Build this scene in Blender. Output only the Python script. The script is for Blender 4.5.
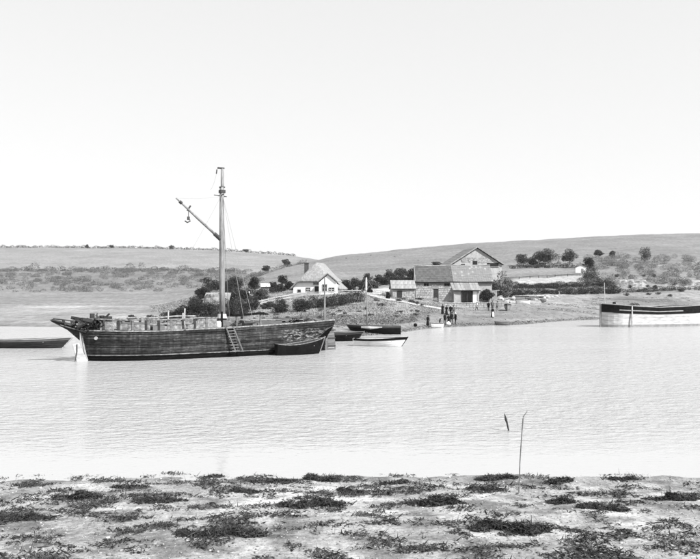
import bpy, bmesh, math, random
import numpy as np
from mathutils import Vector, Matrix, noise as mnoise

random.seed(7)
rng = np.random.default_rng(7)
for o in list(bpy.data.objects):
    bpy.data.objects.remove(o)
scene = bpy.context.scene
COL = scene.collection
R = math.radians

# ------------------------------------------------------------------ camera
F = 800.0            # focal length in pixels of the 700 px wide picture
CX, HY = 350.0, 289.0
CAMH = 5.4           # eye height over the water
cam_d = bpy.data.cameras.new('camera')
cam = bpy.data.objects.new('camera', cam_d)
COL.objects.link(cam)
cam.location = (0, 0, CAMH)
cam.rotation_euler = (R(90), 0, 0)
cam_d.sensor_width = 36.0
cam_d.lens = 36.0 * F / 700.0
cam_d.shift_y = (HY - 279.5) / 700.0
cam_d.clip_start = 0.1
cam_d.clip_end = 20000
scene.camera = cam

# ------------------------------------------------------------------ sky and sun
SUN_EL, SUN_AZ = R(44), R(128)      # azimuth clockwise from +Y: right and behind the camera
world = bpy.data.worlds.new('World')
scene.world = world
world.use_nodes = True
wn = world.node_tree
wn.nodes.clear()
sky = wn.nodes.new('ShaderNodeTexSky')
sky.sky_type = 'NISHITA'
sky.sun_disc = False
sky.sun_elevation = SUN_EL
sky.sun_rotation = SUN_AZ
sky.dust_density = 1.0
sky.air_density = 1.0
bw = wn.nodes.new('ShaderNodeRGBToBW')             # a monochrome plate
bg = wn.nodes.new('ShaderNodeBackground')
bg.inputs['Strength'].default_value = 0.079
wo = wn.nodes.new('ShaderNodeOutputWorld')
wn.links.new(sky.outputs[0], bw.inputs[0])
flat = wn.nodes.new('ShaderNodeMath')               # thin bright overcast: the whole dome evened out
flat.operation = 'POWER'
flat.inputs[1].default_value = 0.22
gain = wn.nodes.new('ShaderNodeMath')
gain.operation = 'MULTIPLY'
gain.inputs[1].default_value = 3.0
wn.links.new(bw.outputs[0], flat.inputs[0])
wn.links.new(flat.outputs[0], gain.inputs[0])
wn.links.new(gain.outputs[0], bg.inputs['Color'])
wn.links.new(bg.outputs[0], wo.inputs['Surface'])

sun_d = bpy.data.lights.new('sun', 'SUN')
sun_d.energy = 3.0
sun_d.angle = R(3.0)
sun_d.color = (1.0, 1.0, 1.0)
sun = bpy.data.objects.new('sun', sun_d)
COL.objects.link(sun)
sd = Vector((math.sin(SUN_AZ) * math.cos(SUN_EL), math.cos(SUN_AZ) * math.cos(SUN_EL), math.sin(SUN_EL)))
sun.rotation_euler = (-sd).to_track_quat('-Z', 'Y').to_euler()
sun.location = (60, -60, 80)

scene.view_settings.view_transform = 'Standard'
scene.view_settings.look = 'None'
scene.view_settings.gamma = 1.0
scene.view_settings.use_curve_mapping = False
scene.view_settings.exposure = 1.6

# ------------------------------------------------------------------ materials
def new_mat(name):
    m = bpy.data.materials.new(name)
    m.use_nodes = True
    nt = m.node_tree
    b = nt.nodes['Principled BSDF']
    return m, nt, b

def N(nt, kind, **kw):
    n = nt.nodes.new(kind)
    for k, v in kw.items():
        if k in n.inputs:
            n.inputs[k].default_value = v
        else:
            setattr(n, k, v)
    return n

def math_node(nt, op, a, b=None):
    n = nt.nodes.new('ShaderNodeMath')
    n.operation = op
    for i, v in enumerate((a, b)):
        if v is None:
            continue
        if isinstance(v, (int, float)):
            n.inputs[i].default_value = v
        else:
            nt.links.new(v, n.inputs[i])
    return n.outputs[0]

def ramp(nt, fac, stops):
    n = nt.nodes.new('ShaderNodeValToRGB')
    el = n.color_ramp.elements
    while len(el) < len(stops):
        el.new(0.5)
    for e, (p, v) in zip(el, stops):
        e.position = p
        e.color = (v, v, v, 1)
    nt.links.new(fac, n.inputs[0])
    return n.outputs[0]

def noise_out(nt, scale, detail=4, rough=0.6, coord='Object', stretch=(1, 1, 1), dist=0.0):
    tc = nt.nodes.new('ShaderNodeTexCoord')
    mp = nt.nodes.new('ShaderNodeMapping')
    mp.inputs['Scale'].default_value = stretch
    nt.links.new(tc.outputs[coord], mp.inputs[0])
    n = nt.nodes.new('ShaderNodeTexNoise')
    n.inputs['Scale'].default_value = scale
    n.inputs['Detail'].default_value = detail
    n.inputs['Roughness'].default_value = rough
    n.inputs['Distortion'].default_value = dist
    nt.links.new(mp.outputs[0], n.inputs['Vector'])
    return n.outputs[0]

def bump(nt, b, h, strength=0.5, dist=0.02):
    n = nt.nodes.new('ShaderNodeBump')
    n.inputs['Strength'].default_value = strength
    n.inputs['Distance'].default_value = dist
    nt.links.new(h, n.inputs['Height'])
    nt.links.new(n.outputs[0], b.inputs['Normal'])

def mottled(name, lo, hi, scale=2.0, rough=0.85, stretch=(1, 1, 1), island=False, objrand=0.0, bstr=0.4, bdist=0.02, spec=0.3, mid=None):
    """grey surface with noise wear; objrand varies the tone from object to object"""
    m, nt, b = new_mat(name)
    n = noise_out(nt, scale, 5, 0.65, 'Object', stretch)
    stops = [(0.30, lo), (0.72, hi)] if mid is None else [(0.28, lo), (0.5, mid), (0.75, hi)]
    col = ramp(nt, n, stops)
    if island:
        g = nt.nodes.new('ShaderNodeNewGeometry')
        f = math_node(nt, 'MULTIPLY_ADD', g.outputs['Random Per Island'], 1.1)
        f.node.inputs[2].default_value = 0.45
        col = math_node(nt, 'MULTIPLY', col, f)
    if objrand:
        oi = nt.nodes.new('ShaderNodeObjectInfo')
        f = math_node(nt, 'MULTIPLY_ADD', oi.outputs['Random'], objrand * 2)
        f.node.inputs[2].default_value = 1 - objrand
        col = math_node(nt, 'MULTIPLY', col, f)
    nt.links.new(col, b.inputs['Base Color'])
    b.inputs['Roughness'].default_value = rough
    b.inputs['Specular IOR Level'].default_value = spec
    if bstr:
        bump(nt, b, noise_out(nt, scale * 4, 4, 0.7, 'Object', stretch), bstr, bdist)
    return m

def foliage(name, lo, hi):
    m, nt, b = new_mat(name)
    g = nt.nodes.new('ShaderNodeNewGeometry')
    n = noise_out(nt, 0.9, 3, 0.6, 'Object')
    f = math_node(nt, 'ADD', math_node(nt, 'MULTIPLY', g.outputs['Random Per Island'], 0.6), math_node(nt, 'MULTIPLY', n, 0.5))
    col = ramp(nt, f, [(0.15, lo), (0.85, hi)])
    nt.links.new(col, b.inputs['Base Color'])
    b.inputs['Roughness'].default_value = 0.75
    b.inputs['Specular IOR Level'].default_value = 0.2
    return m

M = {}
M['leaf_dark'] = foliage('leaf_dark', 0.008, 0.038)
M['leaf_mid'] = foliage('leaf_mid', 0.022, 0.075)
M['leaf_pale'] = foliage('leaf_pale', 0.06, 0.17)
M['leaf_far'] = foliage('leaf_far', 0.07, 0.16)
M['grass_blade'] = foliage('grass_blade', 0.12, 0.26)
M['weed'] = foliage('weed', 0.010, 0.055)
M['bark'] = mottled('bark', 0.05, 0.12, 3, 0.95, (1, 1, 0.3))
M['twig'] = mottled('twig', 0.08, 0.2, 12, 0.9)
M['stone'] = mottled('stone', 0.20, 0.42, 3.5, 0.95, objrand=0.22)
M['stone_wall'] = mottled('stone_wall', 0.20, 0.40, 1.3, 0.95, bstr=0.9, bdist=0.06, mid=0.32)
M['brick_dark'] = mottled('brick_dark', 0.05, 0.11, 3, 0.95)
M['pale_rock'] = mottled('pale_rock', 0.14, 0.36, 0.7, 0.95, bstr=1.0, bdist=0.15)
M['whitewash'] = mottled('whitewash', 0.66, 0.82, 0.9, 0.9, bstr=0.3)
M['thatch'] = mottled('thatch', 0.15, 0.32, 1.4, 1.0, (2.5, 2.5, 0.6), bstr=0.9, bdist=0.08)
M['slate'] = mottled('slate', 0.05, 0.11, 0.9, 0.85, (1.6, 1, .5), objrand=0.2, bstr=0.4)
M['slate_pale'] = mottled('slate_pale', 0.12, 0.21, 1.0, 0.85, objrand=0.10, bstr=0.3)
M['slate_patch'] = mottled('slate_patch', 0.19, 0.30, 1.0, 0.85, objrand=0.1, bstr=0.3)
M['roof_iron'] = mottled('roof_iron', 0.13, 0.30, 1.1, 0.8, (2.2, 1, .5), objrand=0.12, bstr=0.1)
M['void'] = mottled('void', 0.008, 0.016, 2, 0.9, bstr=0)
M['glass'] = mottled('glass', 0.01, 0.02, 2, 0.1, bstr=0, spec=0.5)
M['wood_dark'] = mottled('wood_dark', 0.012, 0.045, 3, 0.85, (0.4, 1, 3), objrand=0.2)
M['wood_mid'] = mottled('wood_mid', 0.07, 0.17, 3, 0.85, (0.4, 1, 3), objrand=0.25)
M['wood_pale'] = mottled('wood_pale', 0.22, 0.42, 3, 0.85, (0.5, 1, 2.5), objrand=0.2)
M['spar'] = mottled('spar', 0.10, 0.30, 2.2, 0.85, (3, 3, 0.5), mid=0.19)
M['worn_board'] = mottled('worn_board', 0.03, 0.38, 3.2, 0.9, (1.3, 1, 1.3), objrand=0.35, mid=0.17)
M['rope'] = mottled('rope', 0.16, 0.3, 30, 0.95, bstr=0)
M['rope_dark'] = mottled('rope_dark', 0.05, 0.1, 30, 0.95, bstr=0)
M['iron'] = mottled('iron', 0.02, 0.06, 6, 0.6)
M['white_paint'] = mottled('white_paint', 0.5, 0.78, 2.2, 0.6, (0.6, 1, 1.4), mid=0.7, bstr=0.15)
M['weathered_white'] = mottled('weathered_white', 0.24, 0.52, 1.6, 0.75, (.5, 1, 1.6), objrand=.1, mid=0.42, bstr=.3)
M['black_paint'] = mottled('black_paint', 0.003, 0.012, 2, 0.8, bstr=0.2, spec=0.06)
M['grey_paint'] = mottled('grey_paint', 0.14, 0.26, 2, 0.7, bstr=0.2)
M['canvas'] = mottled('canvas', 0.35, 0.6, 2.5, 0.95, bstr=0.8, bdist=0.05)
M['cloth_black'] = mottled('cloth_black', 0.006, 0.018, 8, 0.95, spec=.08)
M['cloth_grey'] = mottled('cloth_grey', 0.07, 0.14, 8, 0.95)
M['cloth_white'] = mottled('cloth_white', 0.6, 0.78, 8, 0.95)
M['skin'] = mottled('skin', 0.3, 0.4, 6, 0.6, bstr=0)
M['road'] = mottled('road', 0.26, 0.40, 0.9, 0.95, bstr=0.6, bdist=0.04)

def hull_material():
    """tarred, sun-bleached planking: drips, scuffs, a black boot and a thin white line above it"""
    m, nt, b = new_mat('ship_planking')
    tc = nt.nodes.new('ShaderNodeTexCoord')
    sx = nt.nodes.new('ShaderNodeSeparateXYZ')
    nt.links.new(tc.outputs['Object'], sx.inputs[0])
    long_ = noise_out(nt, 1.0, 6, 0.7, 'Object', (2.4, 1, 11.0))
    drip = noise_out(nt, 1.0, 6, 0.75, 'Object', (6.0, 1, 0.7))
    patch = noise_out(nt, 1.0, 7, 0.75, 'Object', (0.8, 1, 1.6), 0.6)
    a = ramp(nt, long_, [(0.30, 0.020), (0.52, 0.055), (0.75, 0.14)])
    d = ramp(nt, drip, [(0.42, 0.55), (0.62, 1.0), (0.74, 2.1)])
    col = math_node(nt, 'MULTIPLY', a, d)
    p = ramp(nt, patch, [(0.32, 0.42), (0.52, 0.88), (0.72, 1.5)])
    col = math_node(nt, 'MULTIPLY', col, p)
    oi = nt.nodes.new('ShaderNodeObjectInfo')
    f = math_node(nt, 'MULTIPLY_ADD', oi.outputs['Random'], 0.9)
    f.node.inputs[2].default_value = 0.55
    col = math_node(nt, 'MULTIPLY', col, f)
    # flaked white paint on the quarter
    q = noise_out(nt, 2.4, 8, 0.8, 'Object', (0.8, 1, 2.2), 0.4)
    flake = ramp(nt, q, [(0.50, 0.0), (0.60, 0.9)])
    xa = math_node(nt, 'MULTIPLY', math_node(nt, 'SUBTRACT', sx.outputs['X'], 15.2), 0.7)
    xa.node.use_clamp = True
    za = math_node(nt, 'MULTIPLY', math_node(nt, 'SUBTRACT', sx.outputs['Z'], 1.0), 4.0)
    za.node.use_clamp = True
    zb = math_node(nt, 'MULTIPLY', math_node(nt, 'SUBTRACT', 2.15, sx.outputs['Z']), 4.0)
    zb.node.use_clamp = True
    msk = math_node(nt, 'MULTIPLY', math_node(nt, 'MULTIPLY', xa, za), math_node(nt, 'MULTIPLY', zb, flake))
    mx = N(nt, 'ShaderNodeMix', data_type='FLOAT')
    nt.links.new(msk, mx.inputs[0]); nt.links.new(col, mx.inputs[2]); mx.inputs[3].default_value = 0.5
    col = mx.outputs[0]
    # white boot line, then tar below; the tar climbs towards the stern
    cr = nt.nodes.new('ShaderNodeFloatCurve')
    pts = [(0, 0), (16.5, 0), (18.2, .18), (19.2, .5), (20.0, 1.0), (20.6, 1.6), (22, 2.2)]
    cv = cr.mapping.curves[0]
    while len(cv.points) < len(pts):
        cv.points.new(.5, .5)
    for cp, (a_, b2) in zip(cv.points, pts):
        cp.location = (a_ / 22, b2 / 2.5); cp.handle_type = 'VECTOR'
    cr.mapping.update()
    nt.links.new(math_node(nt, 'MULTIPLY', sx.outputs['X'], 1 / 22), cr.inputs['Value'])
    lift = math_node(nt, 'MULTIPLY', cr.outputs[0], 2.5)
    zz = math_node(nt, 'SUBTRACT', sx.outputs['Z'], lift)
    zz = math_node(nt, 'ADD', zz, math_node(nt, 'MULTIPLY', math_node(nt, 'SUBTRACT', patch, 0.5), 0.10))
    line = math_node(nt, 'LESS_THAN', math_node(nt, 'ABSOLUTE', math_node(nt, 'SUBTRACT', zz, 0.43)), 0.026)
    worn = ramp(nt, patch, [(0.38, 0.05), (0.56, 0.9)])
    line = math_node(nt, 'MULTIPLY', line, worn)
    mx = N(nt, 'ShaderNodeMix', data_type='FLOAT')
    nt.links.new(line, mx.inputs[0]); nt.links.new(col, mx.inputs[2]); mx.inputs[3].default_value = 0.30
    tar = math_node(nt, 'LESS_THAN', zz, 0.38)
    mx2 = N(nt, 'ShaderNodeMix', data_type='FLOAT')
    nt.links.new(tar, mx2.inputs[0]); nt.links.new(mx.outputs[0], mx2.inputs[2])
    nt.links.new(math_node(nt, 'MULTIPLY', a, 0.08), mx2.inputs[3])
    nt.links.new(mx2.outputs[0], b.inputs['Base Color'])
    b.inputs['Roughness'].default_value = 0.8
    b.inputs['Specular IOR Level'].default_value = 0.1
    bump(nt, b, long_, 0.6, 0.03)
    return m
M['planking'] = hull_material()

def ground_material():
    m, nt, b = new_mat('ground')
    at = nt.nodes.new('ShaderNodeAttribute'); at.attribute_name = 'tone'
    ag = nt.nodes.new('ShaderNodeAttribute'); ag.attribute_name = 'grain'
    big = noise_out(nt, 0.035, 6, 0.62, 'Object', (1, 0.55, 1))
    mid = noise_out(nt, 0.35, 6, 0.7, 'Object')
    fine = noise_out(nt, 9.0, 8, 0.8, 'Object')
    v = ramp(nt, big, [(0.3, 0.86), (0.7, 1.14)])
    w = ramp(nt, mid, [(0.3, 0.72), (0.7, 1.3)])
    x = ramp(nt, fine, [(0.36, 0.3), (0.5, 1.0), (0.66, 1.7)])
    mx = N(nt, 'ShaderNodeMix', data_type='FLOAT')
    nt.links.new(ag.outputs['Fac'], mx.inputs[0]); mx.inputs[2].default_value = 1.0
    nt.links.new(math_node(nt, 'MULTIPLY', w, x), mx.inputs[3])
    tuft = noise_out(nt, 0.9, 5, 0.75, 'Object', (1, .35, 1))
    furrow = noise_out(nt, 0.11, 5, 0.7, 'Object', (.35, 1.3, 1), .5)
    mild = math_node(nt, 'MULTIPLY', ramp(nt, tuft, [(0.32, 0.68), (0.5, 1.0), (0.68, 1.34)]), ramp(nt, furrow, [(0.32, 0.82), (0.68, 1.18)]))
    col = math_node(nt, 'MULTIPLY', math_node(nt, 'MULTIPLY', at.outputs['Fac'], v), math_node(nt, 'MULTIPLY', mild, mx.outputs[0]))
    nt.links.new(col, b.inputs['Base Color'])
    b.inputs['Roughness'].default_value = 0.95
    b.inputs['Specular IOR Level'].default_value = 0.15
    hb = math_node(nt, 'MULTIPLY', fine, ag.outputs['Fac'])
    bump(nt, b, hb, 0.8, 0.06)
    return m
M['ground'] = ground_material()

def water_material():
    m, nt, b = new_mat('water')
    tc = nt.nodes.new('ShaderNodeTexCoord')
    sx = nt.nodes.new('ShaderNodeSeparateXYZ')
    nt.links.new(tc.outputs['Object'], sx.inputs[0])
    n1 = noise_out(nt, 1.5, 3, 0.6, 'Object', (0.75, 1.5, 1), 0.3)
    n2 = noise_out(nt, 4.2, 3, 0.6, 'Object', (0.7, 1.4, 1), 0.2)
    wind = noise_out(nt, 0.05, 3, 0.6, 'Object', (0.5, 1.6, 1))
    h = math_node(nt, 'ADD', math_node(nt, 'MULTIPLY', n1, 0.75), math_node(nt, 'MULTIPLY', n2, 0.25))
    # sheltered slack water along the near shore, wind ripple farther out
    yy = math_node(nt, 'ADD', sx.outputs['Y'], math_node(nt, 'MULTIPLY', math_node(nt, 'SUBTRACT', wind, 0.5), 9.0))
    g = math_node(nt, 'MULTIPLY', math_node(nt, 'SUBTRACT', yy, 25.0), 0.12)
    g.node.use_clamp = True
    g = math_node(nt, 'ADD', math_node(nt, 'MULTIPLY', g, ramp(nt, noise_out(nt, 0.07, 4, 0.65, 'Object', (0.45, 1.5, 1), .4), [(0.3, 0.5), (0.7, 1.25)])), 0.06)
    h = math_node(nt, 'MULTIPLY', h, g)
    nt.links.new(math_node(nt, 'ADD', math_node(nt, 'MULTIPLY', g, .16), .02), b.inputs['Roughness'])
    b.inputs['Base Color'].default_value = (0.33, 0.33, 0.33, 1)
    b.inputs['Roughness'].default_value = 0.2
    b.inputs['IOR'].default_value = 1.33
    b.inputs['Specular IOR Level'].default_value = 0.5
    bump(nt, b, h, 1.0, 0.38)
    return m
M['water'] = water_material()

# ------------------------------------------------------------------ mesh helpers
def tag(o, label=None, cat=None, group=None, kind=None):
    if label: o['label'] = label
    if cat: o['category'] = cat
    if group: o['group'] = group
    if kind: o['kind'] = kind
    return o

def empty(name, loc=(0, 0, 0), rz=0.0):
    o = bpy.data.objects.new(name, None)
    o.empty_display_size = 0.3
    o.location = loc
    o.rotation_euler = (0, 0, rz)
    COL.objects.link(o)
    return o

class MB:
    def __init__(s):
        s.v = []; s.f = []
    def add(s, vs, fs):
        k = len(s.v)
        s.v += [tuple(p) for p in vs]
        s.f += [tuple(k + i for i in f) for f in fs]
        return s
    def box(s, c, size, rot=None, jit=0.0):
        hx, hy, hz = size[0] / 2, size[1] / 2, size[2] / 2
        P = [Vector((x, y, z)) for x in (-hx, hx) for y in (-hy, hy) for z in (-hz, hz)]
        if jit:
            P = [p + Vector((random.uniform(-jit, jit), random.uniform(-jit, jit), random.uniform(-jit, jit))) for p in P]
        if rot is not None:
            P = [rot @ p for p in P]
        c = Vector(c)
        return s.add([p + c for p in P], [(0, 1, 3, 2), (4, 6, 7, 5), (0, 4, 5, 1), (2, 3, 7, 6), (0, 2, 6, 4), (1, 5, 7, 3)])
    def beam(s, a, b, w, h, up=(0, 0, 1)):
        a, b = Vector(a), Vector(b)
        d = (b - a)
        x = d.normalized()
        u = Vector(up)
        if abs(x.dot(u)) > 0.98:
            u = Vector((0, 1, 0))
        y = u.cross(x).normalized()
        z = x.cross(y)
        vs = []
        for p in (a, b):
            for sy, sz in ((-1, -1), (1, -1), (1, 1), (-1, 1)):
                vs.append(p + y * sy * w / 2 + z * sz * h / 2)
        return s.add(vs, [(3, 2, 1, 0), (4, 5, 6, 7), (0, 1, 5, 4), (1, 2, 6, 5), (2, 3, 7, 6), (3, 0, 4, 7)])
    def tube(s, pts, rad, n=8):
        pts = [Vector(p) for p in pts]
        if isinstance(rad, (int, float)):
            rad = [rad] * len(pts)
        vs = []; fs = []
        for i, p in enumerate(pts):
            d = (pts[min(i + 1, len(pts) - 1)] - pts[max(i - 1, 0)]).normalized()
            a = Vector((0, 0, 1)) if abs(d.z) < 0.9 else Vector((1, 0, 0))
            x = d.cross(a).normalized(); y = d.cross(x)
            for k in range(n):
                t = 2 * math.pi * k / n
                vs.append(p + (x * math.cos(t) + y * math.sin(t)) * rad[i])
        for i in range(len(pts) - 1):
            for k in range(n):
                k2 = (k + 1) % n
                fs.append((i * n + k, i * n + k2, (i + 1) * n + k2, (i + 1) * n + k))
        fs.append(tuple(range(n - 1, -1, -1)))
        e = (len(pts) - 1) * n
        fs.append(tuple(range(e, e + n)))
        return s.add(vs, fs)
    def lathe(s, prof, c=(0, 0, 0), n=14, sx=1.0, sy=1.0):
        c = Vector(c); vs = []; fs = []
        for r, z in prof:
            for k in range(n):
                t = 2 * math.pi * k / n
                vs.append(c + Vector((math.cos(t) * r * sx, math.sin(t) * r * sy, z)))
        m = len(prof)
        for i in range(m - 1):
            for k in range(n):
                k2 = (k + 1) % n
                fs.append((i * n + k, i * n + k2, (i + 1) * n + k2, (i + 1) * n + k))
        fs.append(tuple(range(n - 1, -1, -1)))
        fs.append(tuple(range((m - 1) * n, m * n)))
        return s.add(vs, fs)
    def poly_prism(s, pts, d):
        """planar polygon pushed along vector d"""
        pts = [Vector(p) for p in pts]; d = Vector(d); n = len(pts)
        vs = pts + [p + d for p in pts]
        fs = [tuple(range(n)), tuple(range(2 * n - 1, n - 1, -1))]
        for i in range(n):
            j = (i + 1) % n
            fs.append((i, i + n, j + n, j))
        return s.add(vs, fs)
    def build(s, name, mat, parent=None, smooth=False, bevel=0.0):
        me = bpy.data.meshes.new(name)
        me.from_pydata(s.v, [], s.f)
        bm = bmesh.new(); bm.from_mesh(me)
        bmesh.ops.recalc_face_normals(bm, faces=bm.faces)
        if bevel:
            bmesh.ops.bevel(bm, geom=list(bm.edges), offset=bevel, segments=1, affect='EDGES', clamp_overlap=True)
        bm.to_mesh(me); bm.free()
        if smooth:
            me.polygons.foreach_set('use_smooth', [True] * len(me.polygons))
        me.materials.append(M[mat] if isinstance(mat, str) else mat)
        o = bpy.data.objects.new(name, me)
        COL.objects.link(o)
        if parent is not None:
            o.parent = parent
        return o

def mesh_np(name, verts, faces, mat, smooth=False):
    """fast mesh from numpy arrays; faces is (n,3) or (n,4)"""
    me = bpy.data.meshes.new(name)
    verts = np.asarray(verts, dtype=np.float32); faces = np.asarray(faces, dtype=np.int32)
    k = faces.shape[1]
    me.vertices.add(len(verts)); me.vertices.foreach_set('co', verts.ravel())
    me.loops.add(faces.size); me.loops.foreach_set('vertex_index', faces.ravel())
    me.polygons.add(len(faces)); me.polygons.foreach_set('loop_start', np.arange(0, faces.size, k, dtype=np.int32))
    me.polygons.foreach_set('loop_total', np.full(len(faces), k, dtype=np.int32))
    if smooth:
        me.polygons.foreach_set('use_smooth', np.ones(len(faces), dtype=bool))
    me.update(calc_edges=True)
    me.materials.append(M[mat])
    return me

def link(name, me, parent=None, loc=None, rz=0.0, sc=None):
    o = bpy.data.objects.new(name, me)
    COL.objects.link(o)
    if parent is not None: o.parent = parent
    if loc is not None: o.location = loc
    if rz: o.rotation_euler = (0, 0, rz)
    if sc is not None: o.scale = sc
    return o

def leaf_quads(centers, size, squash=1.0):
    """one bent-free quad per centre with a random attitude"""
    n = len(centers)
    a = rng.normal(size=(n, 3)); a /= np.linalg.norm(a, axis=1)[:, None]
    b = rng.normal(size=(n, 3)); b -= (a * b).sum(1)[:, None] * a
    b /= np.linalg.norm(b, axis=1)[:, None]
    s = size * rng.uniform(0.55, 1.3, size=(n, 1))
    a = a * s; b = b * s * 0.62
    a[:, 2] *= squash; b[:, 2] *= squash
    V = np.stack([centers - a, centers - b * 0.9, centers + a, centers + b * 0.9], axis=1).reshape(-1, 3)
    Fc = np.arange(4 * n).reshape(-1, 4)
    return V, Fc

def strand_quads(P, size, flat=.5):
    n = len(P)
    a = rng.normal(size=(n, 3)); a[:, 2] *= flat; a /= np.linalg.norm(a, axis=1)[:, None]
    b = rng.normal(size=(n, 3)); b -= (a * b).sum(1)[:, None] * a
    b /= np.linalg.norm(b, axis=1)[:, None]
    L = size * rng.lognormal(0, .45, size=(n, 1))
    a = a * L; b = b * np.minimum(L * .22, .012) * rng.uniform(.6, 1.5, size=(n, 1))
    mid = P + b * rng.normal(0, 1.5, size=(n, 1))
    V = np.stack([P - a, mid - b, P + a, mid + b], axis=1).reshape(-1, 3)
    V[:, 2] = np.maximum(V[:, 2], np.repeat(P[:, 2], 4) - .05)
    return V, np.arange(4 * n).reshape(-1, 4)

def blob_points(blobs, n):
    """points in a rough shell of each ellipsoid blob (cx,cy,cz,rx,ry,rz)"""
    B = np.array(blobs, dtype=float)
    w = B[:, 3] * B[:, 4] + B[:, 3] * B[:, 5]
    idx = rng.choice(len(B), size=n, p=w / w.sum())
    d = rng.normal(size=(n, 3)); d /= np.linalg.norm(d, axis=1)[:, None]
    r = 1.0 - np.abs(rng.normal(0, 0.22, size=(n, 1)))
    r = np.clip(r + rng.uniform(-0.04, 0.14, size=(n, 1)) + (rng.random((n, 1)) < .12) * rng.uniform(0, .3, size=(n, 1)), 0.1, 1.4)
    return B[idx, :3] + d * r * B[idx, 3:6]

# ------------------------------------------------------------------ terrain
def zy(D, y):
    return CAMH - (y - HY) / F * D

SHORE = {-600: 130, -200: 122, 45: 114, 150: 110, 175: 104, 215: 100, 250: 96, 290: 92, 330: 88, 366: 91, 400: 97, 430: 110,
         470: 115, 520: 120, 600: 142, 650: 150, 900: 165, 1400: 180}
PROF = {
 -600: [(140, 318), (300, 291), (450, 270), (750, 250), (1200, 259)],
 -200: [(130, 318), (300, 291), (450, 269), (750, 247), (1200, 257)],
 45: [(122, 321), (135, 317), (300, 291), (450, 269), (750, 247.5), (1200, 257)],
 150: [(118, 322), (135, 316), (300, 291), (450, 269), (750, 248), (1200, 257)],
 175: [(110, 327), (120, 318), (135, 310), (165, 303), (300, 291), (450, 270), (750, 249), (1200, 258)],
 215: [(106, 327), (116, 318), (126, 304), (136, 291), (160, 289), (300, 287), (450, 271), (750, 250), (1200, 259)],
 250: [(102, 328), (114, 319), (130, 309), (145, 298), (165, 291), (250, 284), (340, 278), (450, 275), (750, 252.5), (1200, 260)],
 290: [(98, 329), (108, 321), (125, 312), (140, 302), (150, 294), (180, 288), (250, 279), (400, 266), (470, 270), (750, 255), (1200, 262)],
 330: [(94, 331), (104, 322), (120, 314), (135, 305), (147, 294.5), (160, 292), (180, 287), (250, 276), (450, 256), (560, 261), (750, 262), (1200, 268)],
 366: [(98, 329), (108, 320), (120, 313), (132, 305), (146, 296), (160, 292), (185, 287), (250, 276), (470, 252.5), (600, 258), (1200, 266)],
 400: [(104, 326), (113, 319), (125, 312), (138, 305), (150, 299), (165, 296), (190, 286), (250, 275), (500, 249), (650, 256), (1200, 264)],
 430: [(118, 323), (130, 316), (142, 309), (152, 305), (163, 298), (190, 287), (250, 275), (500, 246.5), (650, 254), (1200, 262)],
 470: [(125, 321), (140, 314), (152, 308), (160, 301), (168, 297), (190, 284), (250, 274), (500, 243), (650, 250), (1200, 260)],
 520: [(130, 318), (150, 308), (165, 301), (175, 297), (190, 287), (205, 280), (230, 275), (260, 269), (500, 240.5), (650, 248), (1200, 258)],
 600: [(160, 309), (185, 298), (195, 294), (205, 283), (215, 279), (235, 274.5), (260, 268), (500, 236), (650, 244), (1200, 256)],
 650: [(170, 305), (190, 296), (200, 290), (210, 277), (225, 273), (260, 266), (500, 234), (650, 242), (1200, 255)],
 900: [(180, 303), (200, 296), (215, 280), (260, 264), (500, 228), (650, 238), (1200, 252)],
 1400: [(195, 303), (215, 296), (230, 280), (280, 264), (500, 226), (650, 236), (1200, 250)],
}
TU = np.arange(-600, 1401, 5.0)
TD = np.concatenate([np.arange(60, 270, 1.0), np.geomspace(270, 1000, 150), np.geomspace(1030, 7000, 20)])
_cols = sorted(PROF)
_tab = np.zeros((len(_cols), len(TD)))
for i, u in enumerate(_cols):
    s = SHORE[u]
    pts = [(60, -1.6), (s - 14, -1.4), (s - 3, -0.25), (s, 0.0)]
    first = PROF[u][0]
    pts += [(d, zy(d, y)) for d, y in PROF[u]]
    pts += [(3000, zy(3000, 277)), (7000, zy(7000, 285))]
    _tab[i] = np.interp(TD, [p[0] for p in pts], [p[1] for p in pts])
_Z = np.empty((len(TU), len(TD)))
for j in range(len(TD)):
    _Z[:, j] = np.interp(TU, _cols, _tab[:, j])
def _blur(a, axis, sig):
    k = np.exp(-0.5 * (np.arange(-3 * sig, 3 * sig + 1) / sig) ** 2); k /= k.sum()
    pad = [(0, 0), (0, 0)]; pad[axis] = (3 * sig, 3 * sig)
    b = np.pad(a, pad, mode='edge')
    return np.apply_along_axis(lambda r: np.convolve(r, k, mode='valid'), axis, b)
_Z = _blur(_Z, 0, 2)
_Z = _blur(_Z, 1, 1)
NEAR_Y = [-40, -20, 0, 8, 14, 18, 23, 27, 40, 60]
NEAR_Z = [4.4, 4.0, 3.6, 1.7, 0.62, 0.34, 0.0, -0.35, -1.2, -1.6]

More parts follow.
